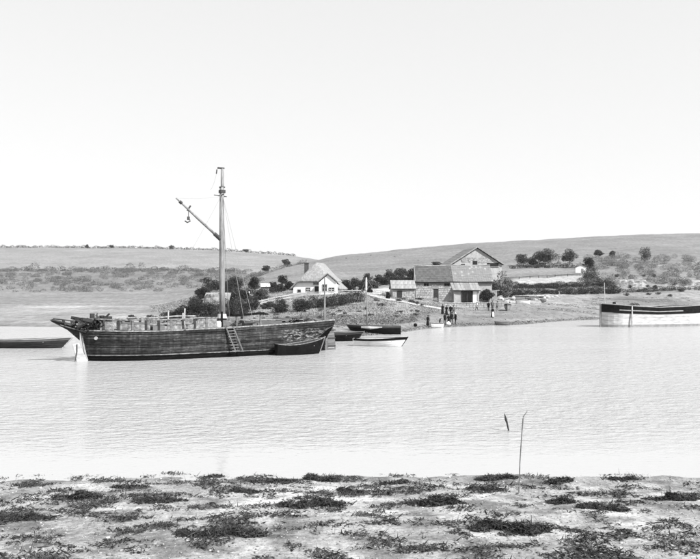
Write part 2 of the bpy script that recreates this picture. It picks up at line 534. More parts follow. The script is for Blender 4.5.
def ground_z(X, Y):
    if Y < 60:
        z = float(np.interp(Y, NEAR_Y, NEAR_Z))
        if Y < 30:
            z += 0.035 * mnoise.fractal(Vector((X * 0.55, Y * 0.9, 3.1)), 0.7, 2.0, 4) + 0.10 * mnoise.noise(Vector((X * 0.12, Y * 0.25, 9.0)))
        return z
    u = CX + F * X / Y
    fu = min(max((u - TU[0]) / 5.0, 0), len(TU) - 1.001)
    i = int(fu); fu -= i
    j = int(np.searchsorted(TD, Y)) - 1
    j = min(max(j, 0), len(TD) - 2)
    fd = min(max((Y - TD[j]) / (TD[j + 1] - TD[j]), 0), 1)
    z = (_Z[i, j] * (1 - fd) + _Z[i, j + 1] * fd) * (1 - fu) + (_Z[i + 1, j] * (1 - fd) + _Z[i + 1, j + 1] * fd) * fu
    if z > -0.6 and Y < 900:
        a = min(1.0, max(0.12, z / 4.0)) * (0.35 if Y < 260 else 0.8)
        z += a * mnoise.fractal(Vector((X * 0.09, Y * 0.09, 1.7)), 0.8, 2.0, 4) * (0.8 if Y < 260 else 0.5)
    return z

def hit(px, py, d0=84.0, d1=1300.0):
    """where the sight line through a photo pixel first meets the ground"""
    D = d0
    while D < d1:
        X = (px - CX) / F * D
        if zy(D, py) <= ground_z(X, D):
            return Vector((X, D, ground_z(X, D)))
        D *= 1.0025
    X = (px - CX) / F * d1
    return Vector((X, d1, ground_z(X, d1)))

def at(px, D, py=None):
    X = (px - CX) / F * D
    return Vector((X, D, zy(D, py) if py is not None else ground_z(X, D)))

def smooth01(a, b, x):
    t = min(1, max(0, (x - a) / (b - a)))
    return t * t * (3 - 2 * t)

def build_ground():
    us = list(np.arange(-1400, -60, 24)) + list(np.arange(-60, 761, 4.0)) + list(np.arange(784, 2100, 24))
    ys = list(np.arange(-20, 10, 2.0)) + list(np.arange(10, 30, 0.16)) + list(np.arange(30, 84, 3.0)) + \
         list(np.arange(84, 262, 0.9)) + list(np.geomspace(262, 900, 90)) + list(np.geomspace(930, 7000, 16))
    W = 15.0
    nu, ny = len(us), len(ys)
    V = np.zeros((ny, nu, 3)); tone = np.zeros((ny, nu)); grain = np.zeros((ny, nu))
    for a, Y in enumerate(ys):
        wfac = (Y + (W if Y < 60 else W * max(0.0, (90 - Y) / 30.0))) / F
        wfac = max(wfac, 8.0 / F)
        for b, u in enumerate(us):
            X = (u - CX) * wfac
            z = ground_z(X, Y)
            V[a, b] = (X, Y, z)
            nz = mnoise.fractal(Vector((X * 0.06, Y * 0.06, 5.5)), 0.8, 2.0, 3)
            if Y < 40:
                k = mnoise.fractal(Vector((X * 0.35, Y * 0.8, 2.2)), 0.8, 2.0, 4)
                wet = smooth01(0.10, 0.0, z)
                k2 = mnoise.fractal(Vector((X * 1.1, Y * 1.3, 6.2)), .7, 2.0, 4)
                tone[a, b] = (0.30 + 0.10 * k) * (1 - 0.35 * wet) * (1 - .5 * smooth01(.05, .5, k2)); grain[a, b] = 0.75
            else:
                px = CX + F * X / Y
                # beach sand low down, rough pale bank, then pasture
                hi = 1.3 + 1.0 * smooth01(405, 440, px)
                hi += 0.5 * nz
                if px > 560: hi = 3.6
                beach = 1 - smooth01(hi * 0.8, hi * 1.15, z)
                if px < 160: beach = 1 - smooth01(0.3, 0.7, z)
                bank = 1 - smooth01(165, 200, Y)
                field = 0.165 + 0.02 * nz
                if Y > 290 and px < 300:                    # scrub belt on the far left slope
                    s1 = smooth01(295, 330, Y) * (1 - smooth01(420, 455, Y)) * (1 - smooth01(250, 300, px))
                    field = field * (1 - 0.18 * s1)
                    field += 0.015 * smooth01(450, 470, Y)
                if Y > 190 and px > 300:
                    field = 0.15 + 0.014 * nz
                rough = 0.20 + 0.07 * nz
                t = rough * bank + field * (1 - bank)
                wet = smooth01(0.35, 0.0, z)
                sand = 0.172 + 0.035 * nz - 0.035 * wet
                band = smooth01(hi * 0.55, hi * 0.75, z) * (1 - smooth01(hi * 0.95, hi * 1.15, z)) * (1 - smooth01(405, 440, px)) * smooth01(150, 190, px)
                t = sand * beach + t * (1 - beach)
                t = t * (1 - 0.62 * band)
                # the light strip of ploughed ground over the right-hand beach
                if 490 < px < 640 and 195 < Y < 250:
                    yp = HY + F * (CAMH - z) / Y
                    st = smooth01(0, 12, px - 508) * (1 - smooth01(588, 606, px))
                    lo = 284.0 - (px - 510) * 0.028; up = 277.5 - (px - 510) * 0.032
                    t += 0.13 * st * smooth01(up - .8, up + .8, yp) * (1 - smooth01(lo - .8, lo + .8, yp))
                if px > 606 and z > 3.0 and Y < 212:
                    t = 0.2 + 0.09 * nz
                tone[a, b] = t
                grain[a, b] = 0.55 * (1 - smooth01(170, 260, Y)) * (1 - 0.45 * beach) + 0.30
    Fc = []
    idx = np.arange(ny * nu).reshape(ny, nu)
    Fc = np.stack([idx[:-1, :-1], idx[:-1, 1:], idx[1:, 1:], idx[1:, :-1]], axis=-1).reshape(-1, 4)
    me = mesh_np('ground', V.reshape(-1, 3), Fc, 'ground', True)
    for nm, arr in (('tone', tone), ('grain', grain)):
        at_ = me.attributes.new(nm, 'FLOAT', 'POINT')
        at_.data.foreach_set('value', np.clip(arr, 0.01, 0.9).astype(np.float32).ravel())
    o = link('ground', me)
    tag(o, 'river shores, rough bank and pasture hills', 'ground', kind='structure')
build_ground()

wm = MB()
wm.add([(-900, 12, 0), (900, 12, 0), (900, 230, 0), (-900, 230, 0)], [(0, 1, 2, 3)])
tag(wm.build('water', 'water'), 'pale rippled tidal river between the two shores', 'water', kind='structure')

# pale track running up from the beach past the cottage and the sheds
def road(name, path, width, label):
    pts = [hit(px, py) for px, py in path]
    fine = []
    for a, b in zip(pts[:-1], pts[1:]):
        for k in range(6):
            fine.append(a.lerp(b, k / 6))
    fine.append(pts[-1])
    vs = []; fs = []
    for i, p in enumerate(fine):
        d = (fine[min(i + 1, len(fine) - 1)] - fine[max(i - 1, 0)]); d.z = 0
        d.normalize()
        sdv = Vector((-d.y, d.x, 0))
        for k in range(5):
            q = p + sdv * (k / 4 - 0.5) * width * (1 + 0.2 * mnoise.noise(Vector((i * 0.4, k * 3, 0))))
            vs.append((q.x, q.y, ground_z(q.x, q.y) + 0.10))
    for i in range(len(fine) - 1):
        for k in range(4):
            fs.append((i * 5 + k, i * 5 + k + 1, i * 5 + 6 + k, i * 5 + 5 + k))
    tag(MB().add(vs, fs).build(name, 'road', smooth=True), label, 'road', kind='structure')
road('track', [(328, 292.3), (345, 292.8), (358, 293.0), (368, 294.5), (378, 297), (390, 300), (402, 302), (414, 304.5), (428, 307), (442, 309)], 3.2,
     'pale unmade track from cottage to beach')
road('lane', [(369, 294.2), (377, 291.2), (385, 289.6), (392, 288.8)], 3.6, 'pale lane branching uphill behind the small shed')

# ------------------------------------------------------------------ the old trading vessel
SHIP_L = 21.0
ship = empty('trading_vessel', (-20.25, 60.0, 0.0), math.atan2(10.8, 18.0))
tag(ship, 'long dark planked sailing barge with one tall pale mast, moored in the river', 'ship')

SH_S = [-1, 0, 5, 11, 16, 21, 23]
SH_Z = [2.3, 2.26, 2.17, 2.30, 2.47, 2.68, 2.75]
def sheer(s):
    return float(np.interp(s, SH_S, SH_Z))
ZB = -0.6
def half_b(s, t):
    B = 2.55
    rake = 0.62 * (1 - t)
    se = max(0.0, s - rake)
    bow = (1 - (1 - min(1, se / 5.6)) ** 2.1) ** 0.85 if se > 0 else 0
    bow *= 1 if t > .8 else (1 - 0.12 * (0.8 - t) * max(0, 1 - se / 6))
    e = min(1, max(0, (s - 12.5) / (SHIP_L - 12.5)))
    endw = 0.04 + 0.62 * smooth01(0.42, 0.98, t)
    stern = 1 - (e ** 2.4) * (1 - endw)
    sec = 0.86 + 0.14 * min(1, t * 1.6) ** 0.6
    return max(0.03, B * bow * stern * sec)
def hull_pt(s, t, side, off=0.0):
    z = ZB + (sheer(s) - ZB) * t
    rake = 0.62 * (1 - t)
    ss = max(s, rake)
    return (ss, side * (half_b(s, t) + off), z)

NS = 44
S_SAMP = [SHIP_L * (i / (NS - 1)) ** 1.0 for i in range(NS)]
# inner shell
mb = MB(); vs = []; fs = []; NT = 9
for i, s in enumerate(S_SAMP):
    for side in (-1, 1):
        for k in range(NT):
            vs.append(hull_pt(s, k / (NT - 1) * 0.985, side, -0.05))
row = 2 * NT
for i in range(NS - 1):
    for sd_ in range(2):
        for k in range(NT - 1):
            a = i * row + sd_ * NT + k
            fs.append((a, a + row, a + row + 1, a + 1))
fs.append(tuple(range((NS - 1) * row, (NS - 1) * row + NT)) + tuple(range((NS - 1) * row + row - 1, (NS - 1) * row + NT - 1, -1)))
mb.add(vs, fs).build('hull_shell', 'black_paint', ship)
# planking, strake by strake, on both sides
EDGE = [0.0, .13, .245, .32, .415, .485, .575, .635, .72, .785, .865, .925, 1.0]
for side in (-1, 1):
    for k in range(len(EDGE) - 1):
        t0, t1 = EDGE[k] + 0.0048, EDGE[k + 1] - 0.0048
        thick = [0.03, .04, .03, .042, .03, .045, .03, .038, .03, .038, .05, .09][k]
        cuts = [0]
        while cuts[-1] < NS - 1:
            nx_ = cuts[-1] + random.randint(8, 15)
            cuts.append(NS - 1 if nx_ > NS - 7 else nx_)
        for c0, c1 in zip(cuts[:-1], cuts[1:]):
            vs = []; fs = []
            w = random.uniform(-.012, .014)
            for i in range(c0, c1 + 1):
                s = S_SAMP[i]
                if i == c0 and c0: s += .012
                vs += [hull_pt(s, t0, side, -0.05), hull_pt(s, t0, side, thick + w + .010), hull_pt(s, t1, side, thick + w), hull_pt(s, t1, side, -0.05)]
            for i in range(c1 - c0):
                a = 4 * i
                for q in range(3):
                    fs.append((a + q, a + q + 1, a + q + 5, a + q + 4))
            e = 4 * (c1 - c0)
            fs += [(0, 3, 2, 1), (e, e + 1, e + 2, e + 3)]
            MB().add(vs, fs).build('plank', 'planking', ship)
# deck planks
nd = 14
for k in range(nd):
    vs = []; fs = []
    a0 = -1 + 2 * k / nd + 0.006; a1 = -1 + 2 * (k + 1) / nd - 0.006
    for s in S_SAMP[1:]:
        b = half_b(s, 1.0) - 0.03
        z = sheer(s) - 0.14
        vs += [(s, a0 * b, z), (s, a1 * b, z)]
    for i in range(NS - 2):
        fs.append((2 * i, 2 * i + 2, 2 * i + 3, 2 * i + 1))
    MB().add(vs, fs).build('deck_plank', 'wood_mid', ship)
# covering board, pale and worn (both sides)
for side in (-1, 1):
    vs = []; fs = []
    for s in S_SAMP:
        x, y, z = hull_pt(s, 1.0, side, 0.12)
        yi = side * max(0.01, abs(y) - 0.34)
        vs += [(x, y, z + 0.004), (x, y, z + .085), (x, yi, z + .085), (x, yi, z + .004)]
    for i in range(NS - 1):
        a = 4 * i
        for q in range(4):
            fs.append((a + q, a + (q + 1) % 4, a + 4 + (q + 1) % 4, a + 4 + q))
    MB().add(vs, fs).build('covering_board', 'worn_board', ship)
# open bulwark forward: stanchions, rail, odd pale boards
def rail_pt(s, side, h, off=0.0):
    x, y, z = hull_pt(s, 1.0, side, off - 0.1)
    return Vector((x, y, z + h))
BW_END = 9.9
for side in (-1, 1):
    vs = []; fs = []
    ss = [0.05 + BW_END * i / 24 for i in range(25)]
    for i, s in enumerate(ss):
        p = rail_pt(s, side, 0.84 + (0.03 * math.sin(s * 1.7)), 0.03)
        yi = p.y - side * 0.2
        vs += [(p.x, p.y, p.z), (p.x, p.y, p.z + .1), (p.x, yi, p.z + .1), (p.x, yi, p.z)]
    for i in range(24):
        a = 4 * i
        for q in range(4):
            fs.append((a + q, a + (q + 1) % 4, a + 4 + (q + 1) % 4, a + 4 + q))
    fs += [(0, 1, 2, 3), (96, 97, 98, 99)]
    MB().add(vs, fs).build('rail', 'worn_board', ship)
    k = 0
    s = 0.5
    while s < BW_END:
        p = rail_pt(s, side, 0.085); q = rail_pt(s, side, 0.84)
        MB().beam(p, q, 0.16, 0.16).build('stanchion', 'wood_dark' if k % 3 else 'wood_mid', ship)
        s += 0.95; k += 1
    for (s0, s1, h0, h1, mt) in ((1.2, 2.1, .10, .74, 'worn_board'), (2.3, 4.6, .12, .50, 'worn_board'), (2.3, 4.6, .54, .72, 'wood_mid'), (4.8, 5.7, .10, .45, 'wood_mid'),
                             (5.7, 7.4, .10, .40, 'worn_board'), (5.9, 6.6, .42, .76, 'worn_board'), (7.5, 9.9, .10, .44, 'worn_board'), (8.3, 9.9, .47, .80, 'worn_board')):
        vs = []; fs = []
        for i in range(5):
            s = s0 + (s1 - s0) * i / 4
            a = rail_pt(s, side, h0, 0.04); b = rail_pt(s, side, h1, 0.04)
            vs += [a, b, b - Vector((0, side * .06, 0)), a - Vector((0, side * .06, 0))]
        for i in range(4):
            a = 4 * i
            for q in range(4):
                fs.append((a + q, a + (q + 1) % 4, a + 4 + (q + 1) % 4, a + 4 + q))
        fs += [(0, 1, 2, 3), (16, 17, 18, 19)]
        MB().add(vs, fs).build('bulwark_board', mt, ship)
# stem and knee of the head
st = MB()
st.poly_prism([(0.5, -.14, -.6), (-.02, -.14, 2.5), (0.28, -.14, 2.5), (0.8, -.14, -.6)], (0, .28, 0))
st.build('stem', 'wood_pale', ship)
kn = MB().poly_prism([(-.03, -.09, 1.55), (-.9, -.09, 2.35), (-2.05, -.09, 3.0), (-2.15, -.09, 3.16), (-1.2, -.09, 2.86), (-.03, -.09, 2.48)], (0, .18, 0)).build('head_knee', 'wood_dark', ship)
for side in (-1, 1):
    for (z0, z1, x1, w) in ((2.35, 3.13, -2.0, .10), (2.75, 3.2, -1.9, .09), (2.0, 2.75, -1.45, .07)):
        MB().beam((0.35, side * .42, z0 + .15), (x1, side * 0.14, z1), .09, w).build('head_rail', 'wood_dark' if w > .08 else 'wood_mid', ship)
    for fx in (-.5, -1.1):
        MB().beam((fx, side * .3, 2.35 - fx * .35), (fx - .1, side * .28, 3.0 - fx * .08), .08, .1).build('head_timber', 'wood_dark', ship)
    MB().beam((0.9, side * .9, 2.95), (-.25, side * 1.75, 3.2), .22, .24).build('cathead', 'wood_dark', ship)
    hp = hull_pt(0.95, .82, side, .09)
    MB().tube([hp, (hp[0] - .04, hp[1] + side * .06, hp[2])], .13, 12).build('hawse_pipe', 'wood_pale', ship)
# pale board hung under the bow with its chain
hb = MB().poly_prism([(-.62, -.35, 1.32), (-.12, -.32, 1.35), (.50, -.32, -.05), (-.28, -.35, -.05)], (0, .1, 0)).build('hanging_board', 'weathered_white', ship)
MB().tube([(-.3, -.4, 1.3), (-.30, -.42, .75), (-.45, -.42, 0.02)], .035, 6).build('chain', 'iron', ship)
# anchor and gear piled at the bow
MB().tube([(-.35, -1.2, 2.55), (1.1, -1.25, 3.35)], .06, 8).tube([(.7, -1.9, 3.2), (1.15, -.5, 3.55)], .055, 8).tube(
    [(-.1, -1.75, 2.9), (-.42, -1.45, 2.62), (-.42, -1.0, 2.62), (-.1, -.65, 2.9)], .07, 8).build('anchor', 'iron', ship)
w_ = MB().tube([(1.9, -1.1, 2.75), (1.9, 1.1, 2.75)], [.26, .26], 10).build('windlass_barrel', 'wood_dark', ship)
for y in (-1.2, 0, 1.2):
    MB().box((1.9, y, 2.72), (.34, .16, 1.25), jit=.01).build('windlass_bitt', 'wood_dark', ship)
MB().box((.9, 0, 2.9), (.3, .3, 1.3)).build('sampson_post', 'wood_dark', ship)
for k in range(7):
    a = Vector((.2 + .25 * k, -1.0 + .3 * k, 2.5 + .12 * (k % 3)))
    b = a + Vector((random.uniform(-.9, 1.2), random.uniform(-.6, .6), random.uniform(.35, 1.1)))
    MB().beam(a, b, .1, .12).build('loose_timber', 'wood_dark', ship)
V_, F_ = leaf_quads(blob_points([(.5, -.6, 2.75, .7, .8, .45), (1.4, -.8, 2.9, .5, .6, .4), (-.1, -.4, 2.8, .5, .4, .4)], 260), .12)
link('rope_heap', mesh_np('rope_heap', V_, F_, 'black_paint'), ship)
# hatch, deck clutter
hz = 2.12
co = MB()
for (c, sz) in (((6.4, -1.25, hz + .2), (4.8, .12, .5)), ((6.4, 1.25, hz + .2), (4.8, .12, .5)), ((4.06, 0, hz + .2), (.12, 2.38, .5)), ((8.74, 0, hz + .2), (.12, 2.38, .5))):
    co.box(c, sz)
co.build('hatch_coaming', 'wood_mid', ship)
for k in range(8):
    MB().box((4.4 + .57 * k, 0, hz + .49 + .01 * (k % 2)), (.54, 2.7, .06)).build('hatch_board', 'worn_board', ship)
co = MB()
for (c, sz) in (((14.6, -1.0, 2.55), (3.4, .1, .44)), ((14.6, 1.0, 2.55), (3.4, .1, .44)), ((12.95, 0, 2.55), (.1, 1.9, .44)), ((16.25, 0, 2.55), (.1, 1.9, .44))):
    co.box(c, sz)
co.build('hatch_coaming', 'wood_mid', ship)
for k in range(6):
    MB().box((13.2 + .56 * k, 0, 2.80 + .01 * (k % 2)), (.53, 2.2, .05)).build('hatch_board', 'worn_board', ship)
for k in range(6):
    x = 2.6 + k * 1.15
    a = Vector((x, -1.9, 2.95 + .1 * (k % 2))); b = a + Vector((1.3 + .3 * (k % 3), .25, .12 - .1 * (k % 3)))
    MB().beam(a, b, .13, .1).build('loose_timber', 'wood_dark' if k % 2 else 'wood_mid', ship)
for k in range(26):
    x = random.uniform(2.2, 20); zt = sheer(x)
    a = Vector((x, random.uniform(-1.9, .6), zt + random.uniform(-.05, .45 if x < 10 else .15)))
    b = a + Vector((random.uniform(-1.1, 1.1), random.uniform(-.4, .4), random.uniform(-.1, .55 if x < 10 else .3)))
    MB().beam(a, b, random.uniform(.06, .16), random.uniform(.06, .2)).build('loose_timber', random.choice(['wood_dark', 'wood_dark', 'wood_mid', 'worn_board']), ship)
for k, x in enumerate((3.4, 5.2, 9.2, 12.0, 17.2, 18.6)):
    V_, F_ = leaf_quads(blob_points([(x, -1.5, sheer(x) + .12, .45, .35, .28)], 130), .09)
    link('rope_heap', mesh_np('rope_heap', V_, F_, 'cloth_grey' if k % 2 else 'black_paint'), ship)
for (x, z1) in ((6.0, 3.75), (7.3, 3.9), (7.15, 3.55)):
    MB().tube([(x, -2.3, 2.3), (x + .05, -2.3, z1)], .06, 7).build('deck_post', 'wood_pale', ship)
MB().box((10.55, -1.9, 2.85), (.14, .14, 1.5)).build('deck_post', 'black_paint', ship)
MB().beam((10.2, -1.95, 3.0), (10.95, -1.9, 2.98), .09, .1).build('cleat', 'black_paint', ship)
MB().lathe([(.0, 0), (.2, 0), (.26, .12), (.26, .42), (.2, .52), (0, .52)], (10.15, -2.1, 2.32), 12).build('bucket', 'white_paint', ship)
MB().beam((11.5, -1.95, 3.26), (14.2, -2.0, 3.42), .2, .17).build('dark_spar', 'black_paint', ship)
for x in (11.8, 13.9):
    MB().beam((x, -1.95, 2.3), (x, -1.95, 3.22 + (x - 11.5) * .06), .12, .12).build('spar_crutch', 'wood_mid', ship)
MB().box((12.3, .6, 2.62), (1.5, 1.2, .9), jit=.04).build('deck_box', 'worn_board', ship, bevel=.03)
# stern: transom boards, sternpost, rudder
for k in range(5):
    t0, t1 = .50 + k * .10, .595 + k * .10
    a = half_b(SHIP_L, t0); b = half_b(SHIP_L, t1)
    z0 = ZB + (sheer(SHIP_L) - ZB) * t0; z1 = ZB + (sheer(SHIP_L) - ZB) * t1
    MB().poly_prism([(SHIP_L + .01, -a, z0), (SHIP_L + .01, a, z0), (SHIP_L + .01, b, z1), (SHIP_L + .01, -b, z1)], (.07, 0, 0)).build('transom_board', 'planking', ship)
MB().poly_prism([(20.85, -.15, -.6), (21.0, -.15, 2.85), (21.3, -.15, 2.85), (21.15, -.15, -.6)], (0, .3, 0)).build('sternpost', 'wood_mid', ship)
rd = MB().poly_prism([(21.2, -.09, -.6), (21.32, -.09, 2.35), (21.75, -.09, 2.3), (21.95, -.09, 1.3), (22.15, -.09, -.6)], (0, .18, 0)).build('rudder', 'wood_mid', ship)
for z in (.35, 1.05, 1.75):
    MB().box((21.55, 0, z), (1.0, .25, .1)).build('rudder_strap', 'iron', rd)
for z in (.2, .7, 1.4, 1.95):
    MB().box((21.62, 0, z), (.62, .21, .035)).build('rudder_cleat', 'wood_pale', rd)
MB().beam((21.4, 0, 2.45), (19.3, .15, 2.95), .12, .12).build('tiller', 'wood_mid', ship)
MB().tube([(20.85, -.25, 2.6), (20.86, -.25, 4.4), (20.85, -.25, 6.4)], [.085, .075, .05], 9).build('stern_pole', 'spar', ship)
# mast with doubling, crosstrees, topmast stump
ms = 11.34
MB().tube([(ms, 0, 2.0), (ms, 0, 6.0), (ms - .02, 0, 10.0), (ms - .02, 0, 13.75)], [.235, .23, .21, .18], 14).build('mast', 'spar', ship, smooth=True)
MB().tube([(ms + .02, -.02, 12.9), (ms + .02, -.02, 15.3)], [.15, .125], 10).build('topmast', 'spar', ship, smooth=True)
MB().box((ms - .1, 0, 15.34), (.55, .2, .1)).build('truck', 'wood_dark', ship)
MB().box((ms, 0, 13.42), (.46, .42, .26)).box((ms, 0, 13.78), (.42, .32, .1)).build('mast_cap', 'iron', ship, bevel=.02)
MB().beam((ms - .7, 0, 13.1), (ms + .4, 0, 13.02), .06, .06).beam((ms - .1, -.6, 13.12), (ms - .1, .6, 13.12), .06, .06).build('crosstrees', 'wood_dark', ship)
MB().tube([(ms, 0, 3.0), (ms, 0, 3.35)], [.40, .34], 12).build('mast_coat', 'canvas', ship)
MB().tube([(ms, 0, 2.2), (ms, 0, 2.95)], [.42, .45], 12).build('mast_collar', 'wood_mid', ship)
MB().tube([(ms - .45, 0, 15.2), (ms - .5, 0, 14.85)], .05, 6).build('block', 'iron', ship)
# derrick boom
tip = Vector((7.43, 0, 12.66)); heel = Vector((ms - .22, 0, 9.55))
MB().tube([heel, heel.lerp(tip, .5), tip], [.10, .11, .055], 10).build('derrick_boom', 'spar', ship, smooth=True)
MB().tube([heel.lerp(tip, -.02), heel.lerp(tip, .12)], .16, 10).build('boom_jaw', 'iron', ship)
MB().tube([heel.lerp(tip, .87), heel.lerp(tip, .92)], .13, 10).build('boom_band', 'iron', ship)
hk = heel.lerp(tip, .72)
MB().tube([hk + Vector((-.1, 0, -.1)), hk + Vector((.18, 0, .32))], .07, 7).build('block', 'iron', ship)
MB().tube([hk + Vector((0, 0, -.1)), hk + Vector((0, 0, -.62))], .03, 6).build('hook_fall', 'rope_dark', ship)
MB().box(hk + Vector((0, 0, -.7)), (.18, .14, .28)).tube([hk + Vector((-.3, 0, -.92)), hk + Vector((-.1, 0, -1.04)), hk + Vector((.15, 0, -.92)), hk + Vector((.1, 0, -.8))], .055, 6).build('cargo_hook', 'iron', ship)
# standing and running rigging, only what still hangs
def rope(a, b, r=.016, sag=0.0, mat='rope'):
    a, b = Vector(a), Vector(b)
    P = [a.lerp(b, k / 10) - Vector((0, 0, sag * 4 * (k / 10) * (1 - k / 10))) for k in range(11)]
    MB().tube(P, r, 5).build('rope', mat, ship)
rope((ms, 0, 13.2), (4.55, -2.3, 3.0), .010, .25, 'rope')
rope((ms - .4, 0, 15.3), (ms - 1.0, 0, 13.5), .010, .3)
for i, y in enumerate((-2.5, 2.5)):
    rope((ms, y * .05, 13.1), (ms + .9, y, 2.7), .014, 0, 'rope')
    rope((ms, y * .05, 13.1), (ms + 1.7, y, 2.75), .014, 0, 'rope')
rope((ms + .1, 0, 12.6), (ms + .42, -.3, 3.2), .012, 0, 'rope_dark')
rope(tip, (ms - .1, 0, 13.0), .006, .1, 'rope')
# ladder over the side
ld = empty('ladder', (0, 0, 0)); ld.parent = ship
def lad(s, t):
    x, y, z = hull_pt(s, 1.0, -1, .14)
    return Vector((x, y - .05 - .28 * (1 - t), .42 + t * (z + .15 - .42)))
for dx in (0.0, .62):
    MB().beam(lad(10.85 + dx + .45, 0), lad(10.55 + dx, 1), .07, .10).build('ladder_rail', 'wood_mid', ld)
for k in range(9):
    t = .05 + k * .11
    a = lad(10.55 + .3 + .45 * 0 + (1 - t) * .45 - .3, t); b = lad(10.55 + .62 + (1 - t) * .45, t)
    MB().tube([a, b], .035, 6).build('rung', 'wood_mid', ld)

# ------------------------------------------------------------------ open boats
def make_boat(name, label, loc, rz, L, B, H, hullm, topm, inm, gunm, nst=5, transom=0.45, keel=True, rise=0.25, oars=True, thwarts=3, group=None):
    """clinker boat: lapped strakes, inner skin, gunwales, stem, transom, thwarts; waterline at z 0"""
    root = empty(name, loc, rz)
    tag(root, label, 'boat', group)
    n = 19
    S = [i / (n - 1) for i in range(n)]
    def hb(s, t):
        bow = (1 - (1 - min(1, s / .55)) ** 2.2)
        e = max(0, (s - .55) / .45)
        st_ = 1 - (1 - transom) * e ** 2
        return max(0.012, B / 2 * bow * st_ * (0.35 + 0.65 * min(1, t * 1.15) ** .6))
    def top(s):
        return H * (1 + rise * ((1 - s) ** 2 * 1.25 + max(0, s - .6) ** 2 * 1.6))
    def pt(s, t, side, off=0):
        z = -0.12 + (top(s) + .12) * t
        return (s * L - L / 2 + (1 - t) * .12 * L * (1 - s) ** 3, side * (hb(s, t) + off), z)
    for side in (-1, 1):
        for k in range(nst):
            t0, t1 = k / nst, (k + 1) / nst + .02
            vs = []; fs = []
            for s in S:
                vs += [pt(s, t0, side, -.02), pt(s, t0, side, .035), pt(s, t1, side, .01), pt(s, t1, side, -.02)]
            for i in range(n - 1):
                a = 4 * i
                for q in range(3):
                    fs.append((a + q, a + q + 1, a + q + 5, a + q + 4))
            MB().add(vs, fs).build('strake', topm if k == nst - 1 else hullm, root)
        vs = []; fs = []
        for s in S:
            for t in (0.0, .3, .65, 1.0):
                vs.append(pt(s, t, side, -.03))
        for i in range(n - 1):
            for q in range(3):
                a = 4 * i + q
                fs.append((a, a + 4, a + 5, a + 1))
        MB().add(vs, fs).build('lining', inm, root)
        MB().tube([Vector(pt(s, 1.02, side, .02)) for s in S], .045, 6).build('gunwale', gunm, root)
    vs = []; fs = []
    for s in S:
        vs += [(pt(s, .25, -1)[0], -hb(s, .25), pt(s, .25, 1)[2]), (pt(s, .25, 1)[0], hb(s, .25), pt(s, .25, 1)[2])]
    for i in range(n - 1):
        fs.append((2 * i, 2 * i + 2, 2 * i + 3, 2 * i + 1))
    MB().add(vs, fs).build('floor_boards', inm, root)
    tr = [pt(1, t, 1, .03) for t in (0, .4, .7, 1.04)] + [pt(1, t, -1, .03) for t in (1.04, .7, .4, 0)]
    MB().poly_prism([Vector(p) for p in tr], (.06, 0, 0)).build('transom', hullm, root)
    p0, p1 = pt(0, 0, 1), pt(0, 1.08, 1)
    MB().beam((p0[0], 0, -.1), (p1[0] - .03, 0, p1[2]), .09, .1, (0, 1, 0)).build('stem', gunm, root)
    if keel:
        MB().box((.05 * L, 0, -.14), (L * .86, .06, .1)).build('keel', gunm, root)
    for k in range(thwarts):
        s = .3 + .5 * k / max(1, thwarts - 1)
        y = hb(s, .75) - .02
        MB().box((s * L - L / 2, 0, -.12 + (top(s) + .12) * .72), (.22, 2 * y, .045)).build('thwart', 'wood_pale', root)
    if oars:
        for sdv in (-1, 1):
            MB().tube([(-.3 * L, sdv * .2, top(.3) * .82), (.38 * L, sdv * .26, top(.8) * .86)], .025, 6).box((.42 * L, sdv * .265, top(.8) * .86), (.09 * L, .12, .02)).build('oar', 'wood_pale', root)
    return root

p = at(380.5, 76.0)
make_boat('rowing_boat', 'white open rowing boat afloat in front of the dark beached boat', (p.x, p.y, 0), R(172), 5.1, 1.55, .62, 'white_paint', 'black_paint', 'white_paint', 'black_paint', oars=True)
p = at(338, 83)
make_boat('work_boat', 'low black open boat floating half hidden behind the barge stern', (p.x - .6, p.y, 0), R(186), 6.6, 1.8, .82, 'black_paint', 'wood_dark', 'wood_dark', 'wood_mid', rise=.12)
p = at(373.5, 95.5)
beached = make_boat('sailing_boat', 'dark beached sailing boat with a slim pale mast at the water edge', (p.x, p.y, .10), R(-4), 6.4, 2.0, .85, 'black_paint', 'wood_dark', 'wood_dark', 'wood_mid', rise=.18, oars=False)
mx = (366.5 - 373.5) / F * 95.5
MB().tube([(mx + .1, 0, .1), (mx + .03, 0, 3.5), (mx - .02, 0, 6.75)], [.085, .075, .045], 10).build('mast', 'spar', beached, smooth=True)
MB().tube([(mx - .45, 0, .35), (mx - .1, 0, 5.2)], .03, 6).build('yard', 'spar', beached)
MB().lathe([(.0, 0), (.11, .05), (.13, .9), (.09, 1.5), (0, 1.6)], (mx - .04, 0, 5.1), 9).build('furled_flag', 'canvas', beached)
MB().tube([(mx - .6, -.75, .78), (mx + .5, -.95, .72), (mx + 1.9, -.9, .8)], [.1, .2, .1], 9).build('rolled_sail', 'canvas', beached)
MB().tube([(mx - .02, 0, 6.6), (mx + 3.8, 0, .95)], .012, 5).build('forestay', 'rope', beached)
MB().tube([(mx - .02, 0, 6.6), (mx - 2.2, 0, .95)], .012, 5).build('backstay', 'rope', beached)
p = at(52, 73.5)
make_boat('long_boat', 'low dark open boat beyond the barge bow at the left edge', (p.x - 2.2, p.y, 0), R(178), 8.2, 2.0, .72, 'wood_dark', 'wood_mid', 'wood_mid', 'wood_pale', rise=.25, oars=False)
